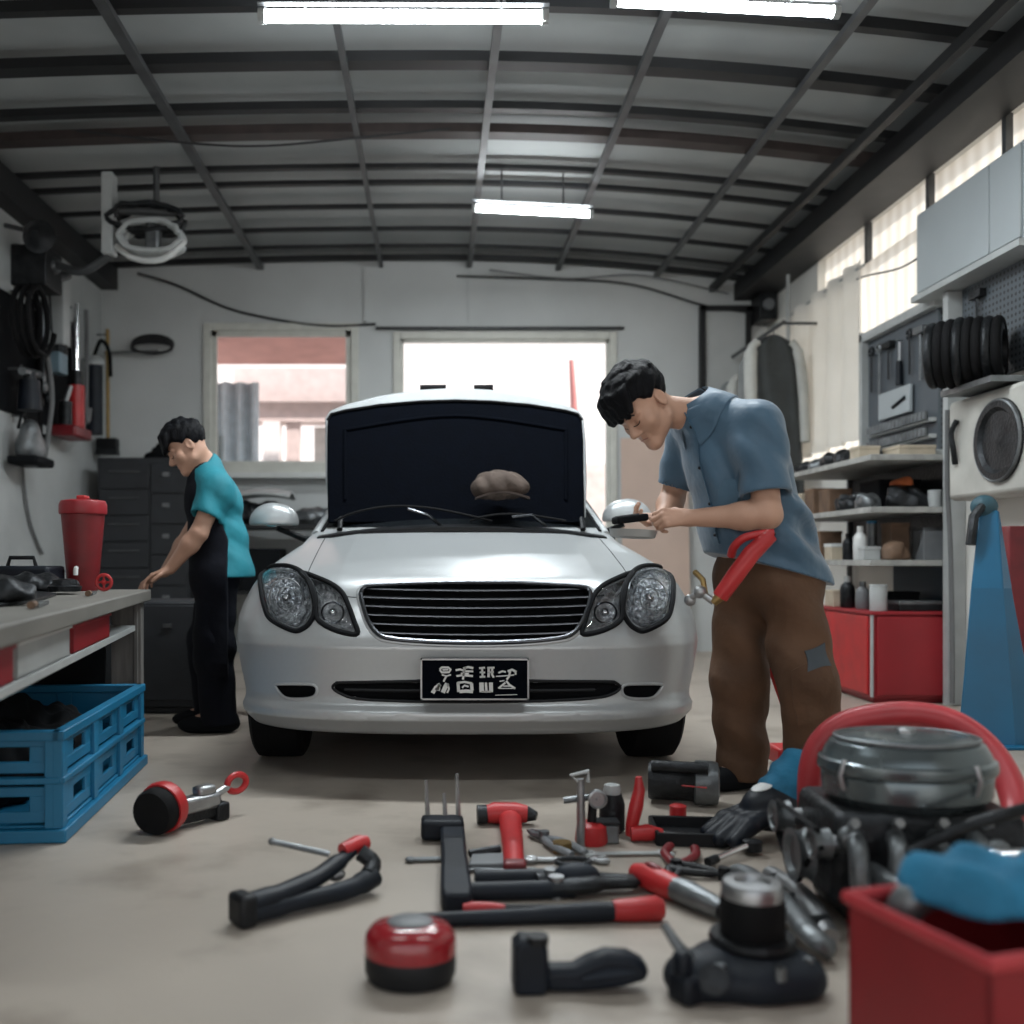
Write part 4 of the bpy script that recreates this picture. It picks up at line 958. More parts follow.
def crumple(name, p, r, mat, label, cat, seed=0, n=7, sq=.45, h=.008, zfloor=None, amp=1.):
    rr = np.random.default_rng(seed); p = np.array(p, float); R = max(r); fd = Field(p-R*1.8, p+np.array([R*1.8,R*1.8,R*1.6]), h)
    for i in range(n):
        q = p+np.array([rr.uniform(-.6,.6)*r[0], rr.uniform(-.6,.6)*r[1], rr.uniform(.1,.6)*r[2]]); fd.ell(q, (r[0]*rr.uniform(.35,.6), r[1]*rr.uniform(.35,.6), r[2]*rr.uniform(.4,.7)), k=.03)
    fz = rr.uniform(0,6,3)
    fd.op(lambda x, y, z: amp*(.006*np.sin(60*x+35*y+fz[0]+2*np.sin(30*z))+.005*np.sin(70*y-40*z+fz[1])), (p-R*1.8, p+R*1.8), 0, 'disp')
    zf = p[2] if zfloor is None else zfloor
    fd.op(lambda x, y, z: z-(zf+.001)+0*x+0*y, (p-R*2, p+R*2), .006, 'sub')
    P, F = fd.mesh(); o = npmesh(name, P, F, mat, smooth_it=1); return tag(o, label, cat)
# red dispenser, black case
p = at(83,591,4.40); p.z = BZ
t = thing('drinks_dispenser', 'red tapered plastic drum with lid standing at the far end of the workbench', 'drum', p)
DR = mk('drum_red', (.20,.010,.014), .5, var=.2)
MB().lathe([(.062,0),(.066,.01),(.074,.12),(.092,.33),(.092,.335)], p).build('drum_body', DR, t)
MB().lathe([(.100,.335),(.102,.345),(.102,.375),(.095,.395),(.05,.402)], p).build('drum_lid', M['redpaint'], t, bevel=.003)
MB().tube([p+V(0,-.082,.10), p+V(.01,-.115,.095), p+V(.01,-.118,.07)], .010, 8).build('drum_tap', M['white'], t)
MB().span((p.x-.02,p.y-.03,.402+BZ),(p.x+.02,p.y+.03,.418+BZ)).build('lid_knob', M['red'], t, bevel=.005)
p = bench_pt(4.33,.50,BZ); t = thing('tool_case', 'black tool case on the workbench left of the red drum', 'case', p)
MB(place(p)).box((0,0,.055),(.30,.2,.11)).build('case_body', M['navyblack'], t, bevel=.015); MB().tube([p+V(-.06,0,.108), p+V(-.05,0,.145), p+V(.05,0,.145), p+V(.06,0,.108)], .009, 8).build('case_handle', M['black'], t)
# tools and mats on the bench top
def flatplate(name, d, off, L, w, h, mat, label, cat, ang=0., z=BZ, holes=True):
    p = bench_pt(d, off, z); o = MB(place(p, z=za+ang)); n = 14
    o.prism([(L/2*math.copysign(abs(math.cos(2*PI*i/n))**.6, math.cos(2*PI*i/n)), w/2*math.copysign(abs(math.sin(2*PI*i/n))**.6, math.sin(2*PI*i/n))*(1+.18*math.cos(2*PI*i/n))) for i in range(n)], .0005, h)
    return tag(o.build(name, mat, bevel=.002), label, cat)
flatplate('tool_mat', 3.45, .78, 1.55, 1.15, .012, M['castdark'], 'large dark oily mat on the middle of the workbench', 'mat', .03)
flatplate('cloth_pad', 4.15, .72, .30, .3, .012, M['darkred'], 'dark red pad on the workbench in front of the drum', 'pad', .4, BZ+.0125)
def spanner(name, p, ang, L, mat, label, cat='spanner', group=None, r=.011, ring=True):
    t = thing(name, label, cat, p, group); m = MB(place(p, z=ang)); hr = L*.075
    m.tube([(-L*.42,0,r*.7),(L*.42,0,r*.7)], r, 8, flat=.55)
    m.build('spanner_shaft', mat, t)
    m = MB(place(p, z=ang)); q = [( L*.5+hr*1.15*math.cos(a), hr*1.15*math.sin(a), r*.7) for a in np.linspace(.6, 2*PI-.6, 16)]
    m.tube(q, r*.85, 8, flat=.75); m.build('open_jaw', mat, t)
    m = MB(place(p, z=ang)); m.tube([(-L*.5-hr*math.cos(a), hr*math.sin(a), r*.7) for a in np.linspace(0, 2*PI, 18)[:-1]], r*.75, 8, closed=True, flat=.8); m.build('ring_end', mat, t)
    return t
for d, off, a, L, lb in ((3.35,.30,.5,.26,'dark spanner lying on the big bench mat, nearest the edge'),(3.62,.52,-.35,.24,'dark spanner lying deeper on the big bench mat'),(2.72,.22,.25,.24,'dark spanner at the near end of the big bench mat')):
    spanner('spanner', bench_pt(d,off,BZ+.0125), za+a, L, M['castdark'], lb)
for d, off, lb in ((3.95,.25,'small dark casting at the far end of the big bench mat'),(3.05,.55,'dark gear casting in the middle of the big bench mat')):
    p = bench_pt(d,off,BZ+.0125); o = MB(); o.lathe([(.03,0),(.06,.0),(.065,.02),(.05,.024),(.045,.045),(.02,.05)], p, n=18); tag(o.build('casting', M['castdark']), lb, 'casting')
p = bench_pt(4.27,.155,BZ+.0005); t = thing('hand_valve', 'small red hand wheel on the workbench near the bending person', 'wheel', p)
MB().tube([p+V(.032*math.cos(a),0,.04+.032*math.sin(a)) for a in np.linspace(0,2*PI,18)[:-1]], .007, 8, closed=True).build('wheel_rim', M['red'], t)
MB().tube([p+V(-.03,0,.04), p+V(.03,0,.04)], .005, 6).tube([p+V(0,0,.001), p+V(0,0,.07)], .005, 6).ball(p+V(0,0,.04), .012).build('wheel_spokes', M['red'], t)
for d, off, r_, mt, lb, sd in ((4.05,.36,(.13,.08,.05),'castdark','dark oily heap on the bench in front of the black tool case',61),(3.0,.30,(.16,.11,.05),'castdark','dark heap of chain on the near half of the bench mat',62),(3.75,.85,(.20,.16,.09),'blackmatt','black bundle at the middle of the bench, away from its edge',63),(2.4,.62,(.2,.15,.07),'castdark','dark heap at the near end of the workbench',64),(3.2,.95,(.2,.2,.10),'castdark','greasy casting lump deep on the bench at its middle',65)):
    crumple('oily_heap', bench_pt(d,off,BZ+.0125), r_, M[mt], lb, 'parts', sd, 12)
for d, off, L_, lb in ((3.9,.14,.22,'pale file lying along the bench edge near its far end'),(2.95,.12,.24,'pale file lying along the bench edge nearer the camera')):
    p = bench_pt(d,off,BZ+.0005); t = thing('file', lb, 'file', p); MB(place(p,z=za+.1)).box((0,0,.006),(L_,.022,.010)).build('file_blade', M['cast'], t); MB(place(p,z=za+.1)).tube([(L_*.5,0,.011),(L_*.5+.09,0,.011)],[.009,.011],10).build('file_handle', M['brown'], t)
p = bench_pt(4.62,.10,BZ); 
# blue crate under the bench
c0, c1 = gd(61,842), gd(142,765); ax1 = (c1-c0).normalized(); az = math.atan2(ax1.y, ax1.x); Lc = (c1-c0).length; Wc, Hc = .62, .335
t = thing('crate', 'bright blue two tier plastic crate on the floor under the workbench', 'crate', c0)
Mc = place(c0+V(0,0,.001), z=az)     # local x along the visible long side, y into the bench
def cr(m, lo, hi): return m.span(lo, hi)
m = MB(Mc); m.span((-.02,-.02,0),(Lc+.02,Wc+.02,.04)); m.span((0,0,.04),(Lc,Wc,.05)); m.build('crate_base', M['bluecrate'], t, bevel=.005)
m = MB(Mc); m.span((-.012,-.012,Hc-.03),(Lc+.012,.025,Hc)).span((-.012,Wc-.025,Hc-.03),(Lc+.012,Wc+.012,Hc)).span((-.012,0,Hc-.03),(.025,Wc,Hc)).span((Lc-.025,0,Hc-.03),(Lc+.012,Wc,Hc)); m.build('crate_rim', M['bluecrate'], t, bevel=.004)
m = MB(Mc); m.span((-.008,-.012,.175),(Lc+.008,.02,.195)).span((-.008,Wc-.02,.175),(Lc+.008,Wc+.012,.195)).span((-.012,0,.175),(.02,Wc,.195)).span((Lc-.02,0,.175),(Lc+.012,Wc,.195)); m.build('crate_rail', M['bluecrate'], t, bevel=.004)
def crate_side(p, q, n, name):
    p, q = V(*p), V(*q); d = (q-p); L = d.length; d.normalize(); s = V(-d.y,d.x,0)
    m = MB(Mc); R = Matrix(((d.x,s.x,0),(d.y,s.y,0),(0,0,1)))
    for i in range(n+1): m.box(p+d*(L*i/n)+V(0,0,.185), (.055,.03,.29), R)
    for i in range(n):
        for zz in (.055,.205):
            m.box(p+d*(L*(i+.5)/n)+s*.004+V(0,0,zz+.018),(L/n,.014,.035),R); m.box(p+d*(L*(i+.5)/n)+s*.004+V(0,0,zz+.095),(L/n,.014,.03),R)
            m.box(p+d*(L*(i+.22)/n)+s*.004+V(0,0,zz+.06),(L/n*.3,.012,.10),R); m.box(p+d*(L*(i+.84)/n)+s*.004+V(0,0,zz+.06),(L/n*.2,.012,.10),R)
    m.build(name, M['bluecrate'], t, bevel=.003)
crate_side((0.02,.008,0),(Lc-.02,.008,0),3,'crate_long_side'); crate_side((Lc-.02,Wc-.008,0),(.02,Wc-.008,0),3,'crate_long_side')
crate_side((.008,Wc-.02,0),(.008,.02,0),2,'crate_end')
MB(Mc).span((Lc-.014,.02,.05),(Lc-.004,Wc-.02,Hc-.03)).span((Lc-.018,Wc/2-.03,.05),(Lc,Wc/2+.03,Hc-.03)).build('crate_end', M['bluecrate'], t, bevel=.003)
o = crumple('crate_shade_fill', Mc @ V(Lc*.5,Wc*.5,.052), (.20,.42,.25), M['blackmatt'], 'black filler added to darken the inside of the blue crate', 'bag', 71, 14, h=.012)  # added black lump standing in for the shade inside the crate
# ---------------------------------------------------------------- black drawer cabinet by the back wall
x0, x1, y0, y1, zt = -2.93, -2.13, 8.68, 9.24, 1.74
t = thing('tool_cabinet', 'tall black tool cabinet with two columns of drawers against the back wall', 'cabinet', ((x0+x1)/2,(y0+y1)/2,0))
CB = mk('cabinet_black', (.022,.025,.03), .5, var=.15)
MB().span((x0,y0,0.05),(x1,y1,zt)).span((x0+.03,y0+.04,0),(x1-.03,y1-.03,.05)).build('cabinet_body', CB, t, bevel=.008)
xm = x0+.46
for a, b, n in ((x0+.02,xm-.01,7),(xm+.01,x1-.02,6)):
    for i in range(n):
        za_, zb_ = .1+(zt-.14)*i/n, .1+(zt-.14)*(i+1)/n-.012
        dr = MB().span((a,y0-.018,za_),(b,y0+.002,zb_)).build('drawer', CB, t, bevel=.004)
        hc_ = (za_+zb_)/2+.03
        if n == 7: MB().span((a+.08,y0-.032,hc_),(b-.08,y0-.014,hc_+.014)).build('drawer_handle', M['steel_grey'], dr, bevel=.003)
        else: MB().span((a+.10,y0-.032,hc_-.02),(a+.16,y0-.014,hc_+.02)).build('drawer_latch', M['cablegrey'], dr, bevel=.004)
crumple('tool_bag', (-2.42,8.95,zt), (.22,.16,.15), M['blackmatt'], 'slumped black tool bag on top of the black cabinet', 'bag', 5, h=.012)
t = thing('low_cabinet', 'low dark cabinet on the floor behind the end of the workbench', 'cabinet', (-1.62,5.75,0))
MB().span((-1.95,5.5,.04),(-1.30,6.0,.62)).span((-1.92,5.53,0),(-1.33,5.97,.04)).build('cabinet_body', CB, t, bevel=.01)
for a_, b_ in ((-1.94,-1.63),(-1.62,-1.31)): q_ = MB().span((a_,5.485,.08),(b_,5.502,.60)).build('cabinet_door', CB, t, bevel=.004); MB().span((a_+.13,5.47,.48),(a_+.18,5.486,.50)).build('door_handle', M['steel_grey'], q_)
# rack of parts under the left window
t = thing('parts_table', 'dark metal table of car parts under the left window behind the car', 'table', (-1.35,8.85,0))
MB().span((-1.98,8.6,1.12),(-.72,9.2,1.16)).build('table_top', M['steel_dark'], t, bevel=.004)
for sx in (-1.94,-.76):
    for sy in (8.64,9.16): MB().span((sx-.025,sy-.025,0),(sx+.025,sy+.025,1.12)).build('table_leg', M['steel_dark'], t)
MB().span((-1.94,8.64,.55),(-.76,9.16,.58)).build('table_shelf', M['steel_dark'], t)
crumple('engine_part', (-1.55,8.85,1.16), (.24,.2,.19), M['castdark'], 'greasy dark engine part on the table below the left window', 'engine part', 11, 9, h=.012)
crumple('engine_part', (-1.05,8.88,1.16), (.22,.18,.13), M['cast'], 'grey metal engine part on the table close to the car pillar', 'engine part', 12, 9, h=.012)
tag(MB().grid(lambda u, v: (-1.75+u*.5, 8.58+.4*v, 1.40+.05*math.sin(PI*v)+.03*math.sin(PI*u)), 10, 8, .015).build('cover_panel', M['lightgrey']), 'pale curved body panel resting on the dark engine part', 'panel')
tag(MB().span((-1.89,8.70,.5805),(-1.35,9.1,.95)).build('carton', M['blackmatt'], bevel=.01), 'black box on the lower shelf of the parts table', 'box')
# ---------------------------------------------------------------- tools hung on the left wall
def ring(c, r, n=40, ax='x', jit=.0, turns=1, seed=0, sq=1.):
    rr = np.random.default_rng(seed); out = []
    for i in range(n*turns):
        a = 2*PI*i/n; q = r*(1+jit*rr.uniform(-1,1)); u, w = q*math.cos(a), q*sq*math.sin(a); o = (i/(n*turns)-.5)*.055*turns
        out.append(V(*c)+(V(o,u,w) if ax == 'x' else V(u,o,w) if ax == 'y' else V(u,w,o)))
    return out
def hook(parent, p): MB().tube([p+V(.02,0,0), p+V(.10,0,0), p+V(.12,0,.03)], .008, 6).build('hanging_hook', M['steel_grey'], parent)
t = thing('hose_coil', 'coil of black air hose hanging high on the left wall', 'hose', (-2.98,7.25,2.6))
MB().tube(ring((-2.92,7.25,2.58), .21, 32, 'x', .03, 3, 1, 1.15), .021, 8).build('hose_loops', M['rubber'], t); hook(t, V(-3.1,7.25,2.80))
MB().tube(catmull([(-2.88,7.42,2.42),(-2.88,7.52,2.1),(-2.90,7.52,1.85),(-2.93,7.50,1.6)],8), .019, 8).build('hose_tail', M['cablegrey'], t)
t = thing('pressure_gun', 'dark air gun hanging under the coil on the left wall', 'air gun', (-2.96,7.28,2.0))
MB().cyl((-2.95,7.28,1.94),(-2.95,7.28,2.16),.085,.07).build('gun_cup', M['navyblack'], t); MB().cyl((-2.95,7.28,2.16),(-2.95,7.28,2.22),.045).build('gun_neck', M['castdark'], t); MB().tube([(-2.95,7.14,2.2),(-2.95,7.45,2.23)], .03, 10).build('gun_barrel', M['cast'], t); hook(t, V(-3.1,7.22,2.23))
t = thing('spray_bag', 'grey and black bag hanging lowest in the dark cluster on the left wall', 'bag', (-2.98,7.3,1.62))
m = Field((-3.09,7.05,1.5),(-2.78,7.56,1.95),.01); m.ell((-2.95,7.3,1.66),(.10,.16,.14),k=.02); m.ell((-2.93,7.24,1.76),(.07,.09,.11),k=.03)
P, F = m.mesh(); npmesh('bag_body', P, F, M['cast'], t, smooth_it=1); MB().span((-3.06,7.13,1.535),(-2.84,7.48,1.60)).build('bag_base', M['blackmatt'], t, bevel=.02); MB().tube(catmull([(-3.0,7.2,1.8),(-3.0,7.28,1.92),(-3.0,7.36,1.8)],6), .012, 6).build('bag_strap', M['black'], t); hook(t, V(-3.1,7.28,1.9))
# pale duct and red jack group
t = thing('wall_duct', 'short pale upright duct on the left wall near the corner', 'duct', (-3.0,7.95,2.55))
MB().span((-3.1,7.86,2.55),(-2.92,8.02,3.15)).build('duct_body', M['lightgrey'], t, bevel=.01); MB().tube([(-2.98,7.94,2.56),(-2.98,7.94,2.38)], .06, 14).build('duct_outlet', M['castdark'], t)
t = thing('hydraulic_jack', 'red and black hydraulic jack hanging on the left wall', 'jack', (-2.97,8.15,1.8))
MB().span((-3.06,7.95,1.84),(-2.86,8.34,1.93)).build('jack_base', M['darkred'], t, bevel=.015); MB().cyl((-2.94,8.2,1.93),(-2.94,8.2,2.28),.065).build('jack_body', M['red'], t); MB().cyl((-2.94,8.2,2.28),(-2.94,8.2,2.40),.04).build('jack_collar', M['castdark'], t)
MB().cyl((-2.94,8.2,2.40),(-2.94,8.2,2.95),.022).build('jack_rod', M['chrome'], t); MB().cyl((-2.96,8.02,1.93),(-2.96,8.02,2.12),.05).build('jack_pump', M['castdark'], t); MB().tube([(-2.96,8.02,2.12),(-2.93,8.05,2.25)], .02, 8).build('jack_pump_rod', M['steel'], t); hook(t, V(-3.1,8.2,2.9))
t = thing('spanner_rack', 'dark rack of long tools behind the red jack on the left wall', 'rack', (-3.05,8.3,2.0))
MB().span((-3.098,7.68,2.80),(-3.06,8.54,2.86)).build('rack_bar', M['steel_dark'], t)
for i, (y, l_, m_) in enumerate(((7.72,.75,'castdark'),(7.80,.62,'cast'),(7.885,.7,'castdark'),(8.42,.86,'black'),(8.5,.9,'navyblack'))):
    MB().tube([(-3.05,y,2.82),(-3.05,y,2.82-l_)], .026, 8, flat=.6).ball((-3.05,y,2.82-l_),(.03,.05,.05),10,6).build('hanging_tool', M[m_], t)
t = thing('battery_tester', 'small blue grey box hanging between the tools on the left wall', 'box', (-2.98,7.78,2.35))
MB().span((-2.98,7.7,2.3),(-2.89,7.88,2.46)).build('tester_body', mk('grey_blue_case', (.16,.24,.29), .5), t, bevel=.01); MB().tube([(-2.95,7.76,2.46),(-2.97,7.76,2.6),(-2.99,7.76,2.9)], .008, 6).build('hanging_lead', M['black'], t)
t = thing('grease_pump', 'black and dark blue pump cylinder hanging beside the broom on the left wall', 'pump', (-3.0,8.75,2.0))
MB().cyl((-2.98,8.75,1.95),(-2.98,8.75,2.55),.07).build('pump_barrel', M['navymatt'], t); MB().lathe([(.08,2.55),(.085,2.57),(.06,2.62),(.02,2.64)], (-2.98,8.75,0)).build('pump_cap', M['lightgrey'], t); MB().tube(catmull([(-2.98,8.75,2.64),(-2.94,8.8,2.78),(-2.92,8.95,2.72),(-2.92,9.0,2.5)],8), .018, 8).build('pump_hose', M['rubber'], t); hook(t, V(-3.1,8.75,2.6))
t = thing('broom', 'broom with yellow wooden handle hanging head down by the back left corner', 'broom', (-2.97,9.05,1.8))
MB().tube([(-2.98,9.1,2.95),(-2.96,9.05,1.95)], .017, 10).build('broom_handle', M['yellowwood'], t); MB().span((-3.06,9.0,1.86),(-2.87,9.1,1.95)).build('broom_block', M['black'], t, bevel=.01)
MB().prism([(-3.06,9.01),(-2.87,9.01),(-2.87,9.09),(-3.06,9.09)], 1.86, 1.80, top=1.06).build('broom_bristles', M['castdark'], t); hook(t, V(-3.1,9.1,2.9))
tag(MB().tube(catmull([(-3.08,7.45,1.70),(-3.08,7.5,1.4),(-3.08,7.6,1.15),(-3.08,7.75,.98),(-3.08,7.85,.9)],8), .012, 8).build('wall_cable', M['cablegrey']), 'grey cable running down the bare left wall below the hung bag', 'cable')
# tangle of fittings under the roof in the back left corner
t = thing('hose_reel', 'pale cable reel and bracket fixed under the roof in the back left corner', 'reel', (-2.1,7.0,3.2))
MB().span((-2.32,6.94,2.98),(-2.24,7.06,3.55)).build('ceiling_mount', M['lightgrey'], t, bevel=.01)
MB().tube(ring((-1.98,7.0,3.10), .21, 26, 'y', .06, 4, 2, .50), .018, 8).build('reel_loops', M['lightgrey'], t)
MB().tube(ring((-2.02,7.02,3.24), .24, 26, 'y', .10, 4, 5, .38), .018, 8).build('reel_loops_dark', M['castdark'], t)
MB().tube([(-2.26,7,3.30),(-1.78,7,3.28)], .03, 10).cyl((-1.95,7,3.28),(-1.95,7,3.60),.022).build('reel_arm', M['steel_grey'], t)
MB().span((-2.02,6.95,3.0),(-1.92,7.05,3.24)).build('reel_hub', M['cast'], t, bevel=.02)
MB().tube(catmull([(-2.24,7.0,3.05),(-2.1,7.0,2.96),(-1.9,6.98,2.95),(-1.75,7.0,3.08)],6), .022, 8).build('reel_hose', M['white'], t)
MB().tube(catmull([(-2.28,7.0,2.98),(-2.5,7.1,2.9),(-2.75,7.3,3.0)],6), .03, 8).build('reel_feed', M['steel_grey'], t)
t = thing('tool_board', 'near black board on the left wall behind the hung tools', 'board', (-3.09,7.8,1.9))
MB().span((-3.0995,7.06,1.92),(-3.085,8.62,2.78)).build('board', M['blackmatt'], t)
t = thing('junction_box', 'dark box with short pipes on the left wall under the roof', 'box', (-2.95,7.4,2.9))
MB().span((-3.1,7.3,2.86),(-2.84,7.62,3.16)).build('box_body', M['castdark'], t, bevel=.01); MB().tube([(-2.95,7.62,3.0),(-2.92,7.8,3.05),(-2.9,7.9,3.1)], .035, 10).build('box_pipe', M['steel_grey'], t); MB().ball((-2.84,7.45,3.04), .06).build('box_dial', M['cast'], t)
for y_, z0_, z1_, mt, lb in ((7.60,2.80,1.75,'rubber','black hose hanging straight down the dark tool board'),(8.60,3.0,2.1,'cablegrey','grey hose hanging between the jack and the pump on the left wall')):
    tag(MB().tube(catmull([(-3.0,y_,z0_),(-3.0,y_+.01,(z0_+z1_)/2),(-3.0,y_,z1_),(-2.99,y_+.02,z1_-.05),(-2.98,y_+.035,z1_+.06)],8), .020, 8).build('hanging_hose', M[mt]), lb, 'hose')
t = thing('work_lamp', 'dark lamp head on the left wall just under the roof beam', 'lamp', (-2.95,7.15,3.2)); MB().lathe([(.03,0),(.06,.02),(.11,.14),(.12,.15),(.10,.145),(.03,.08)], (-2.92,7.2,3.22), (.6,-.5,-.4), 24).build('lamp_shade', M['castdark'], t); MB().tube([(-3.098,7.2,3.26),(-2.92,7.2,3.22)], .018, 8).build('lamp_mount', M['steel_grey'], t)
# hose arm on the back wall
t = thing('hose_bracket', 'thin wall arm with a few loops of dark hose near the back left corner', 'bracket', (-2.8,9.2,2.7))
MB().tube([(-3.05,9.22,2.76),(-2.55,9.22,2.78)], .014, 8).build('bracket_mount', M['cablegrey'], t)
for i in range(4): MB().tube([V(-2.60+.19*math.cos(a), 9.18+.01*i, 2.80+.012*i+(.05+.012*i)*math.sin(a)) for a in np.linspace(0,2*PI,26)[:-1]], .012, 8, closed=True).build('hose_loop', M['cable'], t)
# cables
def cable(pts, r, mat, label, name='cable'): return tag(MB().tube(catmull(pts,10), r, 8).build(name, M[mat]), label, 'cable')
cable([(-2.75,9.24,3.5),(-2.4,9.27,3.40),(-1.9,9.28,3.18),(-1.35,9.28,3.06),(-.95,9.27,3.02),(-.55,9.28,3.04)], .012, 'cable', 'dark cable sagging along the back wall down to the left window top', 'wall_cable')
tag(MB().span((-.66,9.27,3.06),(-.63,9.30,3.55)).build('cable_duct', M['wall']), 'thin upright cable cover on the back wall between the windows', 'trunking')
tag(MB().span((.31,9.27,2.97),(.335,9.30,3.55)).build('cable_duct', M['wall']), 'thin upright cable cover on the back wall above the wide window', 'trunking')
cable([(.2,9.26,3.48),(1.0,9.24,3.45),(1.8,9.24,3.40),(2.5,9.24,3.20),(3.0,9.22,3.12)], .010, 'cable', 'dark cable sagging along the top right of the back wall', 'wall_cable')
cable([(.5,9.20,3.52),(1.2,9.20,3.44),(1.9,9.2,3.47),(2.7,9.2,3.3)], .008, 'cablegrey', 'thin grey wire hung from the roof at the right of the back wall', 'wall_cable')
cable([(-2.3,6.40,3.60),(-1.6,6.40,3.52),(-1.1,6.40,3.50),(-.5,6.42,3.56),(.1,6.42,3.62)], .008, 'cable', 'dark wire looping under the brown roof beam', 'roof_cable')
cable([(3.07,5.6,2.99),(3.05,6.0,2.80),(3.05,6.5,2.76),(3.06,7.2,2.88),(3.07,7.9,2.92)], .007, 'cablegrey', 'thin wire sagging on the bright right wall below the high strip window', 'wall_cable')
# leaning board right of the window, dark framed board
t = thing('cardboard_sheet', 'tall pinkish cardboard sheet leaning on the back wall right of the wide window', 'board', (1.98,9.2,0))
MB().grid(lambda u, v: (1.72+.62*u, 9.14+.13*v+.01*math.sin(7*u), 1.98*v), 8, 8, .012, (0,1,0)).build('board', mk('pinkish_card', (.66,.50,.42), .8, var=.05, scale=3), t)
t = thing('notice_board', 'grey notice board in a dark frame high on the back wall at right', 'board', (2.7,9.28,2.4))
MB().span((2.47,9.25,2.38),(2.90,9.295,3.18)).build('board_panel', M['wallL'], t)
for lo, hi in (((2.45,9.22,2.36),(2.50,9.3,3.2)),((2.87,9.22,2.36),(2.92,9.3,3.2)),((2.45,9.22,3.15),(2.92,9.3,3.2)),((2.45,9.22,2.36),(2.92,9.3,2.40))): MB().span(lo,hi).build('board_frame', M['steel_dark'], t)
MB().span((2.38,8.92,2.06),(2.90,9.298,2.10)).build('board_ledge', M['steel_dark'], t)
crumple('parts_heap', (2.64,9.10,2.10), (.20,.12,.18), M['blackmatt'], 'dark heap of parts on the ledge under the framed notice board', 'parts', 21, h=.012)
t = thing('speaker', 'dark box mounted in the corner beside the framed notice board', 'box', (3.0,9.1,2.9)); MB().span((2.93,9.0,3.02),(3.08,9.28,3.32)).build('box_body', M['castdark'], t, bevel=.01); MB().cyl((3.0,9.0,3.15),(3.0,8.97,3.15),.05).build('box_port', M['grey'], t)
# ================================================================ right wall
# coats on a rail
t = thing('coat_rail', 'steel rail holding coats beside the right wall', 'rail', (2.82,8.4,2.7))
MB().tube([(2.74,7.85,2.72),(2.74,9.2,2.72)], .016, 10).build('rail_tube', M['steel_grey'], t); MB().tube([(2.74,7.9,2.72),(2.95,7.9,2.72),(3.015,7.9,2.72)], .012, 8).build('rail_bracket', M['steel_grey'], t)
def coat(y, x, w, ztop, zbot, mat, mat2, label, dx=0., rz=0.):
    t = thing('coat', label, 'coat', (x, y, zbot), 'coats on the rail')
    def prof(h):    # half width and half thickness by height 0..1 from hem to shoulder
        return np.interp(h, [0,.5,.8,.92,.97,1.0], [.5,.46,.5,.44,.3,.10])*w, np.interp(h, [0,.5,.85,.95,1], [.06,.055,.05,.04,.02])
    def fn(u, v, k=1.):
        hw, ht = prof(v); a = 2*PI*u; n = 3.2; c, s_ = math.cos(a), math.sin(a)
        fx = math.copysign(abs(c)**(2/n), c); fy = math.copysign(abs(s_)**(2/n), s_)
        return (x+dx*(1-v)+hw*fx, y+(ht+.010*math.sin(8*a+5*v))*fy, zbot+(ztop-zbot)*v)
    MB().grid(fn, 44, 26).build('coat_body', mat, t)
    for s_ in (-1,1):
        MB().tube(catmull([(x+s_*w*.36,y,ztop-.05),(x+s_*w*.5,y-.01,ztop-.13),(x+s_*w*.56+dx*.3,y-.02,ztop-.45),(x+s_*w*.55+dx*.6,y-.02,ztop-.85)],6), [.045]*6+[.06]*7+[.055]*6, 12, flat=.8).build('sleeve', mat2, t)
    MB().tube([(x,y,ztop),(x,y,2.66),(x+.0,y,2.703)], .005, 6).tube(catmull([(x-w*.38,y,ztop-.055),(x,y,ztop+.01),(x+w*.38,y,ztop-.055)],5), .008, 6).build('hanger', M['steel_grey'], t)
    return t
DG = mk('dark_grey_coat', (.05,.055,.055), .85, var=.15, bump=.2); LG = mk('pale_coat', (.50,.50,.47), .85, var=.08, bump=.2); MG = mk('grey_coat', (.22,.23,.23), .85, var=.1, bump=.2)
coat(8.00, 2.71, .37, 2.64, 1.38, DG, LG, 'dark grey coat with pale sleeves, nearest on the rail', .06)
coat(8.22, 2.72, .34, 2.58, 1.5, MG, MG, 'mid grey coat hanging right behind the dark grey coat')
coat(8.55, 2.72, .36, 2.46, 1.5, LG, LG, 'pale coat hanging behind the mid grey coat')
coat(8.78, 2.72, .38, 2.44, 1.5, LG, MG, 'pale coat with grey sleeves, farthest light coat on the rail')
# white sheet on the wall
t = thing('curtain', 'white sheet with long folds hanging on the right wall beside the coats', 'sheet', (3.05,8.2,1.65))
MB().grid(lambda u, v: (3.035+.032*math.sin(u*40+1.5*math.sin(5*u))*(1-.3*v), 7.16+u*2.08, 1.66+.06*(1-u)+1.28*v), 90, 6, .01, (-1,0,0)).build('sheet', M['curtain'], t)
MB().tube([(3.06,7.14,2.955),(3.06,9.25,2.955)], .012, 8).build('curtain_rod', M['lightgrey'], t)
tag(MB().tube([(2.985,8.45,1.75),(2.985,8.45,3.36)], .016, 8).build('hanging_conduit', M['lightgrey']), 'pale upright conduit over the white sheet on the right wall', 'pipe')
# light grey panel under the strip window
t = thing('wall_locker', 'light blue grey metal cabinet high on the right wall', 'cabinet', (3.0,5.6,2.45))
GB = mk('pale_blue_grey_metal', (.40,.44,.46), .5, var=.05, scale=2)
MB().span((2.95,5.0,2.46),(3.1,6.12,2.96)).build('locker_body', GB, t, bevel=.006)
for a, b in ((5.02,5.30),(5.31,6.10)): MB().span((2.938,a,2.475),(2.95,b,2.945)).build('locker_door', GB, t, bevel=.004)
MB().span((2.92,5.0,2.425),(3.1,6.14,2.46)).build('locker_ledge', M['lightgrey'], t)
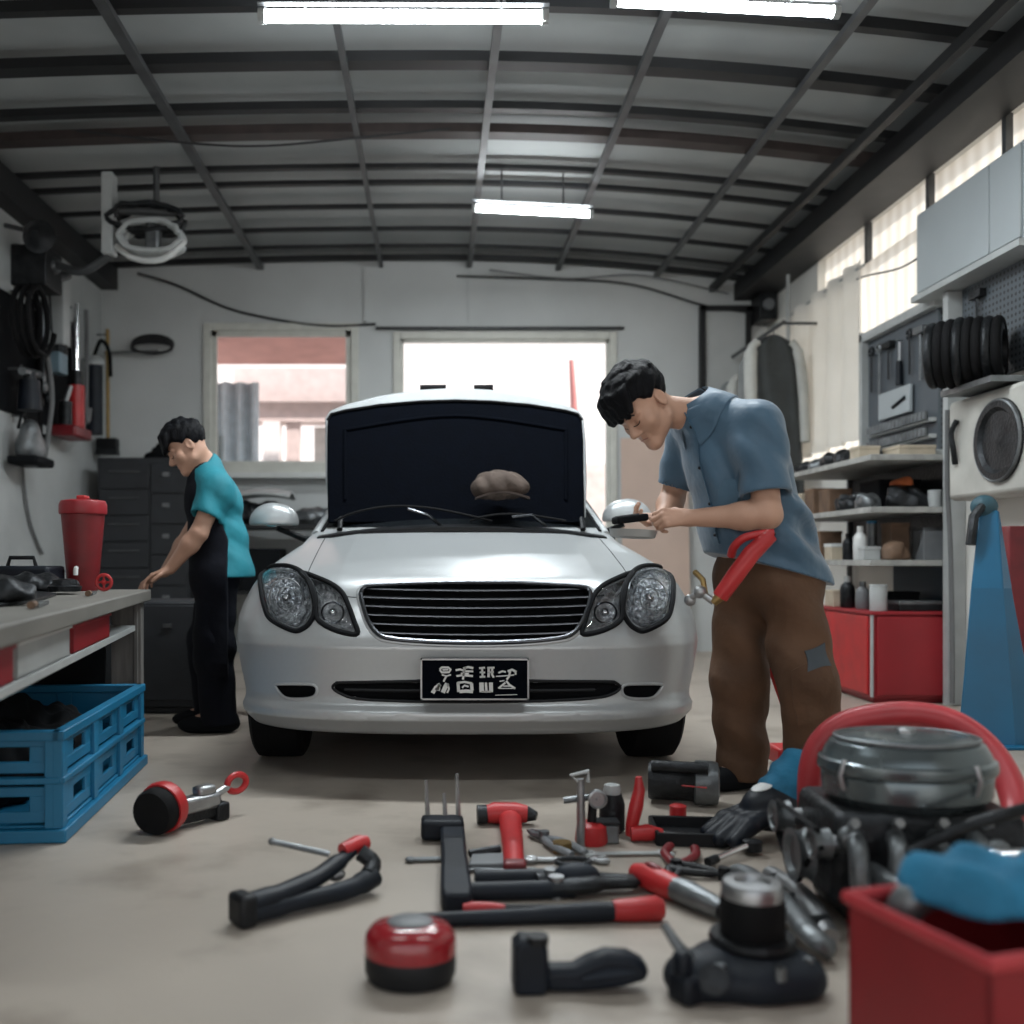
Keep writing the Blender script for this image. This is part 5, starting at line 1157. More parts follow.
# pegboards
def pegmat():
    m = bpy.data.materials.new('pegboard_dark'); m.use_nodes = True; nt = m.node_tree; b = nt.nodes['Principled BSDF']
    tc = nt.nodes.new('ShaderNodeTexCoord'); mp = nt.nodes.new('ShaderNodeMapping'); mp.inputs['Scale'].default_value = (28,28,28)
    vo = nt.nodes.new('ShaderNodeTexVoronoi'); vo.inputs['Randomness'].default_value = 0; vo.inputs['Scale'].default_value = 1
    rp = nt.nodes.new('ShaderNodeValToRGB'); rp.color_ramp.elements[0].position = .22; rp.color_ramp.elements[1].position = .28
    rp.color_ramp.elements[0].color = (.012,.014,.016,1); rp.color_ramp.elements[1].color = (.085,.10,.115,1)
    nt.links.new(tc.outputs['Object'], mp.inputs[0]); nt.links.new(mp.outputs[0], vo.inputs['Vector']); nt.links.new(vo.outputs['Distance'], rp.inputs[0]); nt.links.new(rp.outputs[0], b.inputs['Base Color']); b.inputs['Roughness'].default_value = .6
    return m
PG = pegmat()
t = thing('pegboard', 'dark pegboard in a pale frame on the right wall above the shelves', 'pegboard', (3.06,6.6,1.5))
MB().span((3.07,6.1,1.52),(3.098,7.1,2.40)).build('peg_panel', PG, t)
for lo, hi in (((3.02,7.08,1.485),(3.098,7.13,2.46)),((3.02,6.05,2.39),(3.098,7.13,2.45)),((3.02,6.05,1.485),(3.098,7.13,1.52))): MB().span(lo,hi).build('peg_frame', M['lightgrey'], t, bevel=.004)
def hung(name, y, z, L, mat, label, cat, kind=0):
    t = thing(name, label, cat, (3.05,y,z-L), 'tools on the pegboard'); x = 3.045
    MB().tube([(x,y,z),(x,y,z-L)], .012, 8, flat=.5).build('tool_shaft', M[mat], t)
    if kind == 0: MB().tube([V(x,y+.03*math.cos(a),z+.02+.03*math.sin(a)) for a in np.linspace(-1,4.1,14)], .010, 6).build('tool_jaw', M[mat], t)
    elif kind == 1: MB().span((x-.02,y-.06,z-.01),(x+.02,y+.06,z+.035)).build('hammer_head', M[mat], t, bevel=.004)
    else: MB().cyl((x,y,z-L*.45),(x,y,z-L),.02,.024).build('tool_grip', M['navyblack'], t)
    MB().tube([(3.068,y,z+.01),(x-.02,y,z+.01)], .005, 6).build('peg', M['steel'], t)
for i, (y, z, L, mt, k) in enumerate(((6.98,2.28,.26,'castdark',0),(6.86,2.28,.30,'cast',0),(6.72,2.28,.22,'castdark',1),(6.56,2.28,.28,'steel',2),(6.42,2.28,.24,'castdark',0),(6.28,2.28,.30,'cast',1),(6.18,2.28,.26,'castdark',2))):
    hung('hanging_tool', y, z, L, mt, ['dark open ended spanner','grey open ended spanner','dark hammer','steel screwdriver with black grip','dark spanner','grey hammer','dark screwdriver with black grip'][i]+' on the framed pegboard, number %s from its far end' % ['one','two','three','four','five','six','seven'][i], ['spanner','spanner','hammer','screwdriver','spanner','hammer','screwdriver'][i], k)
t = thing('socket_rail', 'upper rail of chrome sockets along the bottom of the framed pegboard', 'socket rail', (3.03,6.5,1.7))
MB().span((3.03,6.12,1.70),(3.07,6.98,1.725)).build('rail_strip', M['lightgrey'], t)
for i in range(16): MB().cyl((3.01,6.15+.052*i,1.712),(3.01,6.15+.052*i,1.765),.019,n=10).build('socket', M['cast'], t)
t2 = dup(t, (3.03,6.5,1.60), 0, 'lower rail of chrome sockets along the bottom of the framed pegboard')
t = thing('tool_plate', 'pale blue grey plate hung low on the framed pegboard', 'plate', (3.06,6.6,1.8)); MB().span((3.035,6.4,1.80),(3.06,6.85,1.98)).build('plate', GB, t, bevel=.006); MB().tube([(3.03,6.45,1.9),(3.03,6.62,1.86)], .012, 8).build('plate_handle', M['navyblack'], t)
t = thing('upright_post', 'pale upright post between the pegboards on the right wall', 'post', (3.04,6.02,.5)); MB().span((2.99,5.835,0),(3.098,5.89,2.42)).build('post', M['lightgrey'], t, bevel=.004)
t = thing('pegboard', 'dark pegboard behind the black duct coil under the blue grey cabinet', 'pegboard', (3.07,5.5,1.9)); MB().span((3.07,4.9,1.85),(3.098,5.82,2.42)).build('peg_panel', PG, t)
hung('hanging_tool', 5.62, 2.33, .18, 'castdark', 'dark hammer on the pegboard behind the black duct coil', 'hammer', 1)
# black ribbed duct coil
t = thing('duct_coil', 'thick black ribbed duct coil on a bracket at the right wall', 'duct', (2.88,5.3,1.75))
d_ = V(.80,-.60,0).normalized()
for i in range(8):
    c = V(2.70,5.42,1.955)+d_*(.045*i); _, a_, u_ = frame(d_); r = .165-.004*abs(i-3)
    MB().tube([c+(a_*math.cos(q)+u_*math.sin(q))*r for q in np.linspace(0,2*PI,32)[:-1]], .026, 10, closed=True).build('duct_rib', M['rubber'] if i % 3 else M['castdark'], t)
MB().lathe([(.15,0),(.155,.33),(.10,.34),(.09,.02),(.06,.015),(.03,.0),(.02,-.02)], V(2.70,5.42,1.955), d_, 24).build('duct_core', M['castdark'], t)
MB().span((2.78,5.0,1.745),(3.1,5.5,1.775)).build('duct_bracket', M['cast'], t)
# cream machine with a dark round opening
t = thing('wall_machine', 'cream wall machine with a big dark round opening under the duct coil', 'machine', (2.97,5.3,1.2))
CM = mk('cream_metal', (.55,.54,.50), .55, var=.15, scale=4)
MB().span((2.88,4.75,1.18),(3.1,5.62,1.735)).build('machine_body', CM, t, bevel=.03)
MB().lathe([(.215,0),(.215,.015),(.20,.03),(.17,.03),(.15,.012),(.05,.010),(.02,.02)], V(2.885,5.10,1.46), (-1,0,0), 32).build('machine_drum', M['castdark'], t)
MB().tube([V(2.865,5.10+.205*math.cos(q),1.46+.205*math.sin(q)) for q in np.linspace(0,2*PI,36)[:-1]], .010, 8, closed=True).build('drum_ring', M['cast'], t)
MB().tube(catmull([(2.87,5.5,1.62),(2.85,5.52,1.55),(2.85,5.5,1.46),(2.87,5.52,1.38)],6), .015, 8).build('machine_handle', M['castdark'], t)
MB().tube(catmull([(2.9,5.66,1.7),(2.93,5.72,1.3),(2.98,5.78,.9),(3.0,5.8,.4),(3.0,5.8,.02)],8), .014, 8).build('machine_pipe', M['cablegrey'], t)
# red cabinet and shelf unit
SX0, SX1, SY0, SY1 = 2.57, 3.08, 5.9, 7.4
t = thing('red_cabinet', 'low bright red metal cabinet under the shelves on the right', 'cabinet', (2.82,6.3,0))
MB().span((SX0+.01,SY0+.012,0.03),(SX1,6.75,.525)).span((SX0+.04,SY0+.04,0),(SX1-.02,6.7,.03)).build('cabinet_body', M['redpaint'], t, bevel=.006)
MB().span((SX0+.04,SY0,.05),(SX1-.01,SY0+.012,.515)).build('cabinet_door', M['redpaint'], t, bevel=.004); MB().span((SX0,SY0+.05,.05),(SX0+.01,6.72,.515)).build('cabinet_side_panel', M['red'], t, bevel=.004)
MB().span((SX0+.004,SY0+.002,.04),(SX0+.018,SY0+.016,.53)).build('corner_strip', M['lightgrey'], t)
MB().span((SX0-.005,SY0-.005,.525),(SX1+.005,6.76,.545)).build('cabinet_top', M['redpaint'], t, bevel=.004)
MB().span((SX1-.01,SY0+.06,.546),(SX1,6.7,.81)).build('back_panel', mk('dark_blue_panel', (.012,.035,.06), .6), t)
t = thing('shelf_unit', 'three tier metal shelf unit full of parts on the right wall', 'shelf', (2.85,6.65,0))
SHM = mk('shelf_edge_pale', (.42,.42,.40), .6, var=.2, scale=12)
for z in (.85,1.165,1.475): MB().span((SX0,SY0,z-.035),(SX1,SY1,z)).build('shelf_board', SHM, t, bevel=.003)
for x, y in ((SX0+.02,SY1-.02),(SX1-.02,SY1-.02)): MB().span((x-.015,y-.015,0),(x+.015,y+.015,1.5)).build('shelf_post', M['steel_grey'], t)
for x, y in ((SX1-.02,SY0+.02),): MB().span((x-.015,y-.015,.55),(x+.015,y+.015,1.5)).build('shelf_post', M['steel_grey'], t)
MB().span((SX1-.012,SY0+.05,.86),(SX1,SY1-.05,1.14)).build('shelf_back', M['castdark'], t); MB().span((SX1-.012,SY0+.05,1.17),(SX1,SY1-.05,1.45)).build('shelf_back', M['castdark'], t)
def s_box(x, y, z, w, d, h, mat, label, name='carton', cat='box', rz=0., tape=None):
    t = thing(name, label, cat, (x,y,z+.0005)); Mx = place((x,y,z+.0005), z=rz)
    MB(Mx).box((0,0,h/2),(w,d,h)).build('box_body', M[mat], t, bevel=.004)
    MB(Mx).box((0,0,h-.004),(w+.006,d+.006,.022)).build('box_lid', M[tape or mat], t, bevel=.003); return t
def s_can(x, y, z, r, h, mat, label, name='can', cat='can', cap='lightgrey', neck=False):
    t = thing(name, label, cat, (x,y,z+.0005)); p = V(x,y,z+.0005)
    if neck: MB().lathe([(r*.9,0),(r,.006),(r,h*.62),(r*.85,h*.72),(r*.4,h*.82)], p, n=20).build('bottle_body', M[mat], t); MB().lathe([(r*.42,h*.8),(r*.45,h*.82),(r*.45,h),(r*.3,h)], p, n=16).build('bottle_cap', M[cap], t)
    else: MB().lathe([(r*.95,0),(r,.006),(r,h-.01),(r*.94,h-.004)], p, n=22).build('can_body', M[mat], t); MB().lathe([(r*1.03,h-.012),(r*1.03,h),(r*.9,h+.004),(r*.6,h+.001)], p, n=22).build('can_lid', M[cap], t)
    return t
def s_heap(x, y, z, r, mat, label, seed, name='parts_heap', cat='parts', h=.009): return crumple(name, (x,y,z), r, M[mat], label, cat, seed, 12, h=h)
# on the red cabinet
s_can(2.66,6.0,.545,.050,.155,'lightgrey','pale can with lid standing on the corner of the red cabinet')
s_can(2.66,6.22,.545,.042,.17,'grey','grey spray bottle behind the pale can on the red cabinet','bottle','bottle','cast',True)
s_can(2.64,6.40,.545,.045,.20,'castdark','dark bottle on the red cabinet behind the grey bottle','bottle','bottle','lightgrey',True)
s_box(2.68,6.60,.545,.16,.14,.10,'cream','cream box at the far end of the red cabinet top')
s_box(2.88,6.02,.545,.26,.16,.055,'castdark','flat dark tool tray lying on the front of the red cabinet','tool_tray','tray',.05,'cast')
s_box(2.90,6.28,.545,.2,.18,.10,'blackmatt','black box behind the flat tray on the red cabinet')
s_heap(2.84,6.48,.545,(.09,.07,.06),'cast','small heap of grey fittings on the red cabinet near the cream box',31)
# lowest shelf board
s_can(2.645,6.22,.85,.042,.21,'white','white plastic bottle on the lowest shelf board','bottle','bottle','white',True)
s_box(2.65,6.10,.85,.10,.08,.075,'lightgrey','small pale box in front of the white bottle on the lowest board')
s_box(2.66,6.62,.85,.12,.12,.10,'cream','cream box on the lowest board behind the white bottle',tape='white')
s_can(2.66,6.44,.85,.035,.17,'castdark','dark slim bottle between cream box and white bottle','bottle','bottle','black',True)
s_can(2.735,6.26,.85,.030,.24,'cast','tall slim grey can right of the white bottle','can','can','bluecrate')
s_box(2.835,6.16,.85,.11,.14,.22,'brown','dark brown carton in the middle of the lowest board')
s_heap(2.76,5.99,.85,(.075,.06,.10),'brown','rusty fitting hanging over the front of the lowest board',33,'fitting','fitting')
s_box(2.985,6.035,.85,.14,.14,.19,'grey','grey meter box at the near end of the lowest board','meter_box','box',tape='cast')
s_box(2.70,6.92,.85,.15,.2,.19,'brown','tall brown carton at the dark far end of the lowest board')
s_can(2.66,7.18,.85,.06,.2,'castdark','dark round tin at the far end of the lowest board','can','can','cast')
# middle board
s_box(2.66,7.16,1.165,.13,.16,.15,'cream','cream carton at the far end of the middle board')
s_box(2.67,6.94,1.165,.15,.16,.17,'brown','brown carton beside the cream carton on the middle board')
s_box(2.68,6.70,1.165,.15,.18,.15,'brown','worn brown carton in the centre of the middle board')
s_heap(2.67,6.42,1.165,(.10,.13,.10),'castdark','greasy dark parts heaped on the middle board',35)
s_heap(2.65,6.12,1.165,(.08,.10,.075),'cast','shiny grey parts heaped at the front of the middle board',36)
s_heap(2.86,6.10,1.165,(.12,.10,.13),'castdark','dark parts heaped behind the shiny grey ones on the middle board',37)
s_box(2.90,6.38,1.165,.26,.28,.18,'blackmatt','big black box deep on the middle board')
crumple('rag', (2.84,6.08,1.30), (.07,.06,.045), M['orange'], 'orange rag lying over the dark parts on the middle board', 'rag', 38)
s_can(3.0,6.0,1.165,.04,.10,'lightgrey','small pale tin at the near end of the middle board')
# top board
s_heap(2.66,7.22,1.475,(.08,.14,.06),'castdark','dark parts heaped at the far end of the top board',41)
s_heap(2.67,6.92,1.475,(.09,.15,.07),'cast','grey metal parts heaped on the top board',42)
s_heap(2.67,6.58,1.475,(.09,.16,.085),'castdark','dark chain like parts heaped on the top board nearest the pegboard',43)
s_box(2.69,6.26,1.475,.13,.14,.075,'cream','cream carton on the top board at the near end')
s_box(2.90,6.12,1.475,.22,.22,.06,'cream','flat cream carton deep on the top board')
# blue tapered stand and red post
bx = at(953,745,4.55).x
t = thing('lift_stand', 'tall tapered blue steel stand on the floor in front of the shelves', 'stand', (2.56,4.7,0))
m = MB(); prof = [(0,2.375,2.76,4.50,4.76),(.30,2.415,2.72,4.52,4.75),(.72,2.47,2.665,4.56,4.74),(1.08,2.545,2.645,4.63,4.73)]
vs = []; 
for z, a, b, c, e in prof:
    r_ = a+(b-a)*.62; vs += [V(a,c+.05,z), V(r_,c,z), V(b,c+.06,z), V(b,e,z), V(a+(e-c)*.55,e,z)]
fs = [(4,3,2,1,0)]+[(5*i+j, 5*i+(j+1)%5, 5*i+5+(j+1)%5, 5*i+5+j) for i in range(3) for j in range(5)]+[tuple(15+j for j in range(5))]
m._add(vs, fs); m.build('stand_body', M['blue'], t, smooth=10, bevel=.006)
MB().prism([(2.345,4.46),(2.80,4.46),(2.80,4.82),(2.52,4.82)], 0, .015).build('stand_foot', M['blue'], t, bevel=.004)
MB().ball((2.575,4.69,1.10),(.06,.055,.055)).build('stand_head', mk('dark_teal', (.03,.09,.12), .6), t); MB().tube([(2.55,4.66,1.1),(2.50,4.64,1.05),(2.48,4.63,.92)], .022, 8).build('stand_lever', M['castdark'], t)
t = thing('red_post', 'narrow dark red post behind the blue stand at the right edge', 'post', (2.95,5.05,0)); MB().span((2.86,4.98,.01),(2.98,5.12,1.02)).build('post_column', M['darkred'], t, bevel=.006); MB().span((2.80,4.92,0),(3.04,5.18,.012)).build('post_foot', M['darkred'], t)
# red trolley jack handle behind the mechanic's legs
t = thing('jack_handle', 'red jack with a long handle standing behind the mechanic', 'jack', (1.45,4.1,0))
MB(place((1.56,4.12,0))).box((0,0,.05),(.34,.16,.07)).build('jack_chassis', M['red'], t, bevel=.012)
MB().tube([(1.50,4.10,.08),(1.37,4.06,.42)], .022, 10).build('jack_lever', M['red'], t); MB().tube([(1.37,4.06,.42),(1.345,4.05,.50)], .026, 10).build('lever_grip', M['black'], t)
for sx in (1.44,1.68):
    for sy in (4.03,4.21): MB().cyl((sx,sy-.015,.03),(sx,sy+.015,.03),.03).build('jack_wheel', M['castdark'], t)
# red air tool hanging at his hip
t = thing('air_tool', 'red curved air tool with brass fittings hanging at the front mechanic\'s hip', 'air tool', at(750,565,3.28))
D_ = 3.27
MB().tube([at(720,597,D_+.02), at(735,576,D_), at(752,553,D_), at(771,535,D_)], [.026,.029,.029,.024], 14).build('tool_body', M['red'], t)
MB().tube(catmull([at(774,533,D_), at(760,534,D_+.01), at(744,538,D_+.02), at(734,547,D_+.04), at(731,556,D_+.06)],6), [.014]*25, 10).build('tool_hook', M['red'], t)
MB().tube([at(722,595,D_+.02), at(713,603,D_+.03)], [.018,.014], 12).build('tool_collar', M['brass'], t)
MB().tube([at(714,602,D_+.03), at(700,592,D_+.05), at(688,600,D_+.08)], .012, 10).ball(at(700,592,D_+.05), .022).ball(at(690,600,D_+.08), .020).build('tool_fitting', M['steel'], t)
MB().tube([at(706,598,D_+.05), at(703,580,D_+.08), at(695,572,D_+.12)], .010, 8).build('tool_valve', M['brass'], t)
MB().ball(at(774,534,D_), .006).build('tool_pin', M['castdark'], t)
# brown cap held against the raised bonnet
p = at(502,500,4.86); t = thing('cap', 'brown cloth cap resting on the wipers against the black bonnet panel', 'cap', p)
fd = Field(p+V(-.2,-.13,-.05), p+V(.2,.16,.24), .006); q = np.array(p)
fd.ell(q+np.array([.0,.03,.065]),(.135,.085,.062),k=.02); fd.ell(q+np.array([-.02,.03,.10]),(.10,.075,.042),k=.04); fd.ell(q+np.array([-.07,.02,.055]),(.075,.08,.045),k=.03)
fd.op(lambda x, y, z: .004*np.sin(70*x+50*z+2*np.sin(40*y)), (q-.3, q+.3), 0, 'disp')
P, F = fd.mesh(); npmesh('cap_crown', P, F, mk('brown_felt', (.10,.072,.058), .9, var=.15, bump=.2), t, smooth_it=1)
MB().grid(lambda u, v: (p.x-.13+.26*u, p.y-.06+.10*v, p.z+.012+.028*math.sin(PI*u)), 14, 5, .010).build('cap_brim', mk('dark_brown_felt', (.06,.042,.035), .9), t)
# ================================================================ tools on the floor
def seg(p0, p1, z=0.):                    # frame with x running from one floor point to another
    a, b = gd(*p0), gd(*p1); d = b-a; return place(a+V(0,0,z), z=math.atan2(d.y, d.x)), d.length, a
# red and grey caulking clamp, left
Mx, L, a = seg((152,836),(246,812)); t = thing('pipe_clamp', 'red and silver clamp tool lying alone on the floor near the blue crate', 'clamp', a)
MB(Mx).lathe([(.02,-.035),(.065,-.035),(.072,-.02),(.072,.02),(.065,.035),(.02,.035)], (.02,0,.075), (1,.35,.1), 28).build('clamp_wheel', M['rubber'], t)
MB(Mx).lathe([(.058,.012),(.078,.012),(.082,.03),(.078,.052),(.05,.056),(.03,.05)], (.02,0,.075), (1,.35,.1), 28).build('wheel_cap', M['red'], t)
MB(Mx).box((.17,0,.07),(.16,.06,.05)).box((.20,0,.105),(.07,.05,.035)).build('clamp_body', M['steel'], t, bevel=.012)
MB(Mx).box((.19,.0,.035),(.20,.045,.04)).box((.255,0,.03),(.05,.07,.058)).build('clamp_jaw', M['castdark'], t, bevel=.008)
MB(Mx).tube([(.03,0,.012),(.12,.02,.03),(.28,.02,.05)], .012, 8).build('clamp_rod', M['castdark'], t)
MB(Mx).tube([V(.335+.04*math.cos(q), 0, .105+.028*math.sin(q)) for q in np.linspace(0,2*PI,22)[:-1]], .011, 8, closed=True).build('ring_handle', M['red'], t)
MB(Mx).tube([(.24,0,.08),(.30,0,.10)], .012, 8).build('handle_neck', M['steel'], t)
# black gripping tool with red tip
Mx, L, a = seg((240,926),(372,892)); t = thing('crimping_tool', 'black long handled crimping tool with a red tip on the open floor', 'crimper', a)
MB(Mx).tube(catmull([(0,0,.045),(.10,0,.050),(.22,.02,.062),(.32,.05,.085),(L-.02,.06,.10)],5), [.034]*5+[.030]*5+[.026]*5+[.020]*5+[.016], 14, flat=.8).build('upper_handle', M['navyblack'], t)
MB(Mx).tube(catmull([(0.01,-.01,.03),(.12,-.015,.030),(.24,-.02,.030),(.32,-.015,.032),(L,-.01,.045)],5), [.028]*5+[.024]*6+[.026]*5+[.03]*5, 14, flat=.9).build('lower_handle', M['navymatt'], t)
MB(Mx).tube(catmull([(L-.02,-.012,.05),(L+.01,.01,.07),(L-.01,.04,.095)],4), .022, 10).build('crimper_head', M['castdark'], t)
MB(Mx).box((.005,-.004,.04),(.045,.075,.075)).build('handle_butt', M['black'], t, bevel=.012)
MB(Mx).tube([(L-.05,.06,.10),(L+.005,.065,.108),(L+.03,.065,.108)], [.020,.024,.018], 12).build('red_tip', M['red'], t)
MB(Mx).tube([(L-.09,.06,.10),(L-.20,.16,.13)], .008, 8).ball((L-.20,.16,.13),.010,8,6).build('crimper_rod', M['cast'], t)
MB(Mx).ball((L-.09,.03,.055),(.026,.02,.016)).build('pivot_bolt', M['steel'], t)
# red tape measure
p = gd(410,986); p.y += .03; t = thing('tape_measure', 'round red and black tape measure alone at the front of the floor', 'tape measure', p)
MB(Matrix.Translation(p) @ Matrix.Diagonal((1,.85,1,1))).lathe([(.07,.001),(.085,.004),(.092,.02),(.093,.052),(.091,.058)], n=36).build('tape_base', M['black'], t)
MB(Matrix.Translation(p) @ Matrix.Diagonal((1,.85,1,1))).lathe([(.0925,.056),(.0935,.075),(.090,.095),(.078,.110),(.05,.117),(.02,.118)], n=36).build('tape_shell', mk('glossy_dark_red', (.30,.012,.018), .22, var=.1, coat=.5), t)
MB(Matrix.Translation(p) @ Matrix.Diagonal((1,.85,1,1))).lathe([(.045,.115),(.047,.119),(.040,.124),(.01,.125)], n=28).build('tape_button', M['grey'], t)
# black angled handle at the front
p = gd(530,990); t = thing('angle_handle', 'black L shaped plastic handle lying at the front of the floor', 'handle', p)
Mx = place(p, z=.04); 
MB(Mx).prism([(-.035,0),(.03,0),(.035,.03),(.032,.092),(.02,.105),(-.02,.108),(-.034,.095)], -.035, .035, 'y').build('handle_block', M['navyblack'], t, bevel=.010)
MB(Mx).prism([(.025,.004),(.10,.002),(.18,.010),(.225,.022),(.236,.040),(.225,.058),(.195,.074),(.150,.078),(.115,.066),(.085,.050),(.025,.050)], -.028, .028, 'y').build('handle_grip', M['navyblack'], t, bevel=.013)
MB(Mx).tube([(.10,-.028,.030),(.15,-.030,.040),(.20,-.028,.042)], [.006,.010,.006], 10).build('grip_ridge', M['navymatt'], t)
MB(Mx).cyl((.012,-.02,.10),(.012,-.02,.116),.022).build('handle_button', M['black'], t)
# black square bar with prongs
Mx, L, a = seg((457,914),(452,836)); t = thing('bumper_bracket', 'thick black L shaped bracket with thin metal prongs, left of the red hammer', 'bracket', a)
MB(Mx).prism([(0,-.035),(.04,-.04),(L*.5,-.035),(L,-.037),(L,.037),(L*.5,.035),(.04,.04),(0,.035)], .001, .05).build('bracket_arm', M['navyblack'], t, bevel=.01)
MB(Mx).box((L-.03,.03,.035),(.09,.13,.06)).build('bracket_foot', M['navyblack'], t, bevel=.012)
for dy, hh in ((.075,.17),(-.02,.19),(.02,.13)): MB(Mx).tube([(L+.0,dy,.055),(L+.01,dy+.005,hh)], [.008,.005], 8).build('prong', M['steel'], t)
spanner('scraper', gd(428,862)+V(0,0,.001), .1, .10, M['cast'], 'short grey spanner lying left of the black L bracket')
# red hammer
Mx, L, a = seg((515,880),(510,826)); t = thing('hammer', 'bright red hammer lying with its head away from the camera', 'hammer', a)
MB(Mx).tube([(0,0,.022),(L*.3,0,.024),(L*.55,0,.026),(L,0,.028)], [.028,.029,.032,.036], 12, flat=.7).build('hammer_handle', M['red'], t)
MB(Mx).box((.02,0,.024),(.05,.062,.044)).build('handle_butt', M['darkred'], t, bevel=.008)
MB(Mx).tube([(L+.02,-.055,.034),(L+.02,-.02,.036),(L+.02,.05,.036),(L+.015,.075,.033)], [.027,.034,.034,.028], 14).build('hammer_head', M['red'], t)
MB(Mx).cyl((L+.015,.075,.033),(L+.012,.105,.033),.030).build('hammer_face', M['castdark'], t); MB(Mx).tube([(L+.02,-.055,.034),(L+.01,-.085,.030)], [.026,.014], 12).build('hammer_claw', M['castdark'], t)
# pliers beside the hammer
def pliers(p, ang, L, m1, m2, label, op=.16, name='pliers', group=None):
    t = thing(name, label, 'pliers', p, group); Mx = place(p, z=ang)
    for s in (-1,1):
        MB(Mx).tube(catmull([(0,0,.016),(-L*.15,s*L*.06,.016),(-L*.4,s*L*op,.016),(-L*.68,s*L*op*.8,.016)],6), [.010]*6+[.013]*6+[.014]*6+[.010], 10, flat=.8).build('plier_handle', m1, t)
        MB(Mx).tube([(0,0,.016),(L*.12,s*.016,.016),(L*.30,s*.006,.016)], [.015,.013,.006], 8, flat=.8).build('plier_jaw', m2, t)
    MB(Mx).cyl((0,0,.0),(0,0,.034),.016).build('plier_pivot', m2, t); return t
pliers(gd(544,842), 2.0, .28, M['grey'], M['cast'], 'grey handled pliers lying just right of the red hammer', .10)
# dark putty blade and small wrench by the hammer
p = gd(485,866); t = thing('putty_knife', 'dark wedge shaped scraper blade left of the hammer handle', 'scraper', p); MB(place(p, z=.05)).prism([(-.05,-.05),(.06,-.05),(.065,.05),(-.03,.06)], .001, .022).build('blade', M['grey'], t, bevel=.004); MB(place(p, z=.05)).tube([(-.04,.05,.02),(.05,.07,.028)], .012, 8).build('blade_clip', M['castdark'], t)
spanner('spanner', gd(566,863)+V(0,0,.001), .0, .20, M['steel'], 'bright steel spanner lying across the floor right of the hammer handle', r=.013)
spanner('spanner', gd(500,873)+V(0,0,.001), -.12, .17, M['cast'], 'short grey spanner under the hammer handle end', r=.010)
p = gd(562,852); t = thing('brass_nut', 'small brass nut on the floor above the steel spanner', 'nut', p); MB(place(p)).lathe([(.014,.0),(.03,.0),(.03,.03),(.014,.03)], n=6).build('nut', M['brass'], t, smooth=0)
# bolt cutter
Mx, L, a = seg((470,897),(640,893)); t = thing('bolt_cutter', 'black bolt cutter with two long handles lying behind the screwdriver', 'bolt cutter', a)
hp_ = L-.30
for s, x0 in ((1,.02),(-1,.0)):
    MB(Mx).tube([(x0,s*.05+.02,.024),(x0+.26,s*.045+.02,.024)], .023, 12).build('handle_grip', M['navyblack'], t); MB(Mx).tube([(x0+.24,s*.045+.02,.024),(hp_+.06,s*.03+.01,.026)], .015, 10).build('handle_rod', M['castdark'], t)
    MB(Mx).tube(catmull([(hp_+.04,s*.03+.01,.026),(hp_+.12,s*.035+.01,.03),(hp_+.20,s*.02+.01,.03),(hp_+.30,s*.005+.01,.026)],5), [.026]*5+[.03]*5+[.022]*5+[.010], 12, flat=.7).build('cutter_jaw', M['castdark'], t)
    MB(Mx).cyl((hp_+.08,s*.03+.01,.0),(hp_+.08,s*.03+.01,.055),.020).build('cutter_pivot', M['steel'], t)
MB(Mx).ball((hp_+.14,.02,.045),(.06,.035,.03)).build('cutter_plate', M['navymatt'], t)
MB(Mx).tube([V(hp_+.14+.045*math.cos(q), .06+.03*math.sin(q), .065) for q in np.linspace(0,2*PI,18)[:-1]], .007, 6, closed=True).build('cutter_ring', M['castdark'], t)
# screwdriver
Mx, L, a = seg((463,916),(598,916)); t = thing('screwdriver', 'thin screwdriver with a red and black handle, in front of the bolt cutter', 'screwdriver', a)
MB(Mx).tube([(0,0,.017),(.02,0,.017),(.07,0,.017),(.10,0,.017)], [.012,.017,.016,.011], 12).build('red_handle', M['red'], t); MB(Mx).tube([(.09,0,.017),(.24,0,.017)], .011, 10).build('black_sleeve', M['black'], t); MB(Mx).tube([(.24,0,.015),(L,0,.010)], [.007,.006], 8).build('shaft', M['steel'], t)
# long black bar with red grip
Mx, L, a = seg((415,928),(663,920)); t = thing('breaker_bar', 'long black bar with a red grip end, nearest of the long tools', 'bar', a)
MB(Mx).tube([(0,0,.018),(.28,0,.020),(L-.28,0,.022),(L-.16,0,.024),(L-.11,0,.024)], [.016,.019,.021,.024,.022], 12).build('bar_shaft', M['navyblack'], t); MB(Mx).tube([(L-.12,0,.026),(L-.09,0,.026),(L-.015,0,.028),(L,0,.028)], [.024,.027,.030,.022], 12).build('red_grip', M['red'], t)
# red and grey torch
Mx, L, a = seg((640,887),(722,922)); t = thing('torch', 'grey torch with a red head lying at the right of the long tools', 'torch', a)
MB(Mx).tube([(-.02,0,.035),(.03,0,.036),(.10,0,.034),(.14,0,.034)], [.022,.034,.034,.030], 14).build('torch_head', M['red'], t); MB(Mx).tube([(.13,0,.034),(.18,0,.034),(L-.03,0,.030),(L,0,.028)], [.030,.032,.026,.022], 16).build('torch_barrel', M['cast'], t); MB(Mx).cyl((L,0,.028),(L+.012,0,.028),.019).build('torch_end', M['black'], t)
MB(Mx).ball((.05,0,.068),(.03,.012,.008)).build('torch_switch', M['darkred'], t)
# dark red pliers and others
pliers(gd(676,872), -1.9, .30, M['darkred'], M['castdark'], 'dark red handled pliers behind the grey torch', .14)
pliers(gd(724,880), -.5, .22, M['black'], M['castdark'], 'black handled pliers right of the dark red pliers', .12)
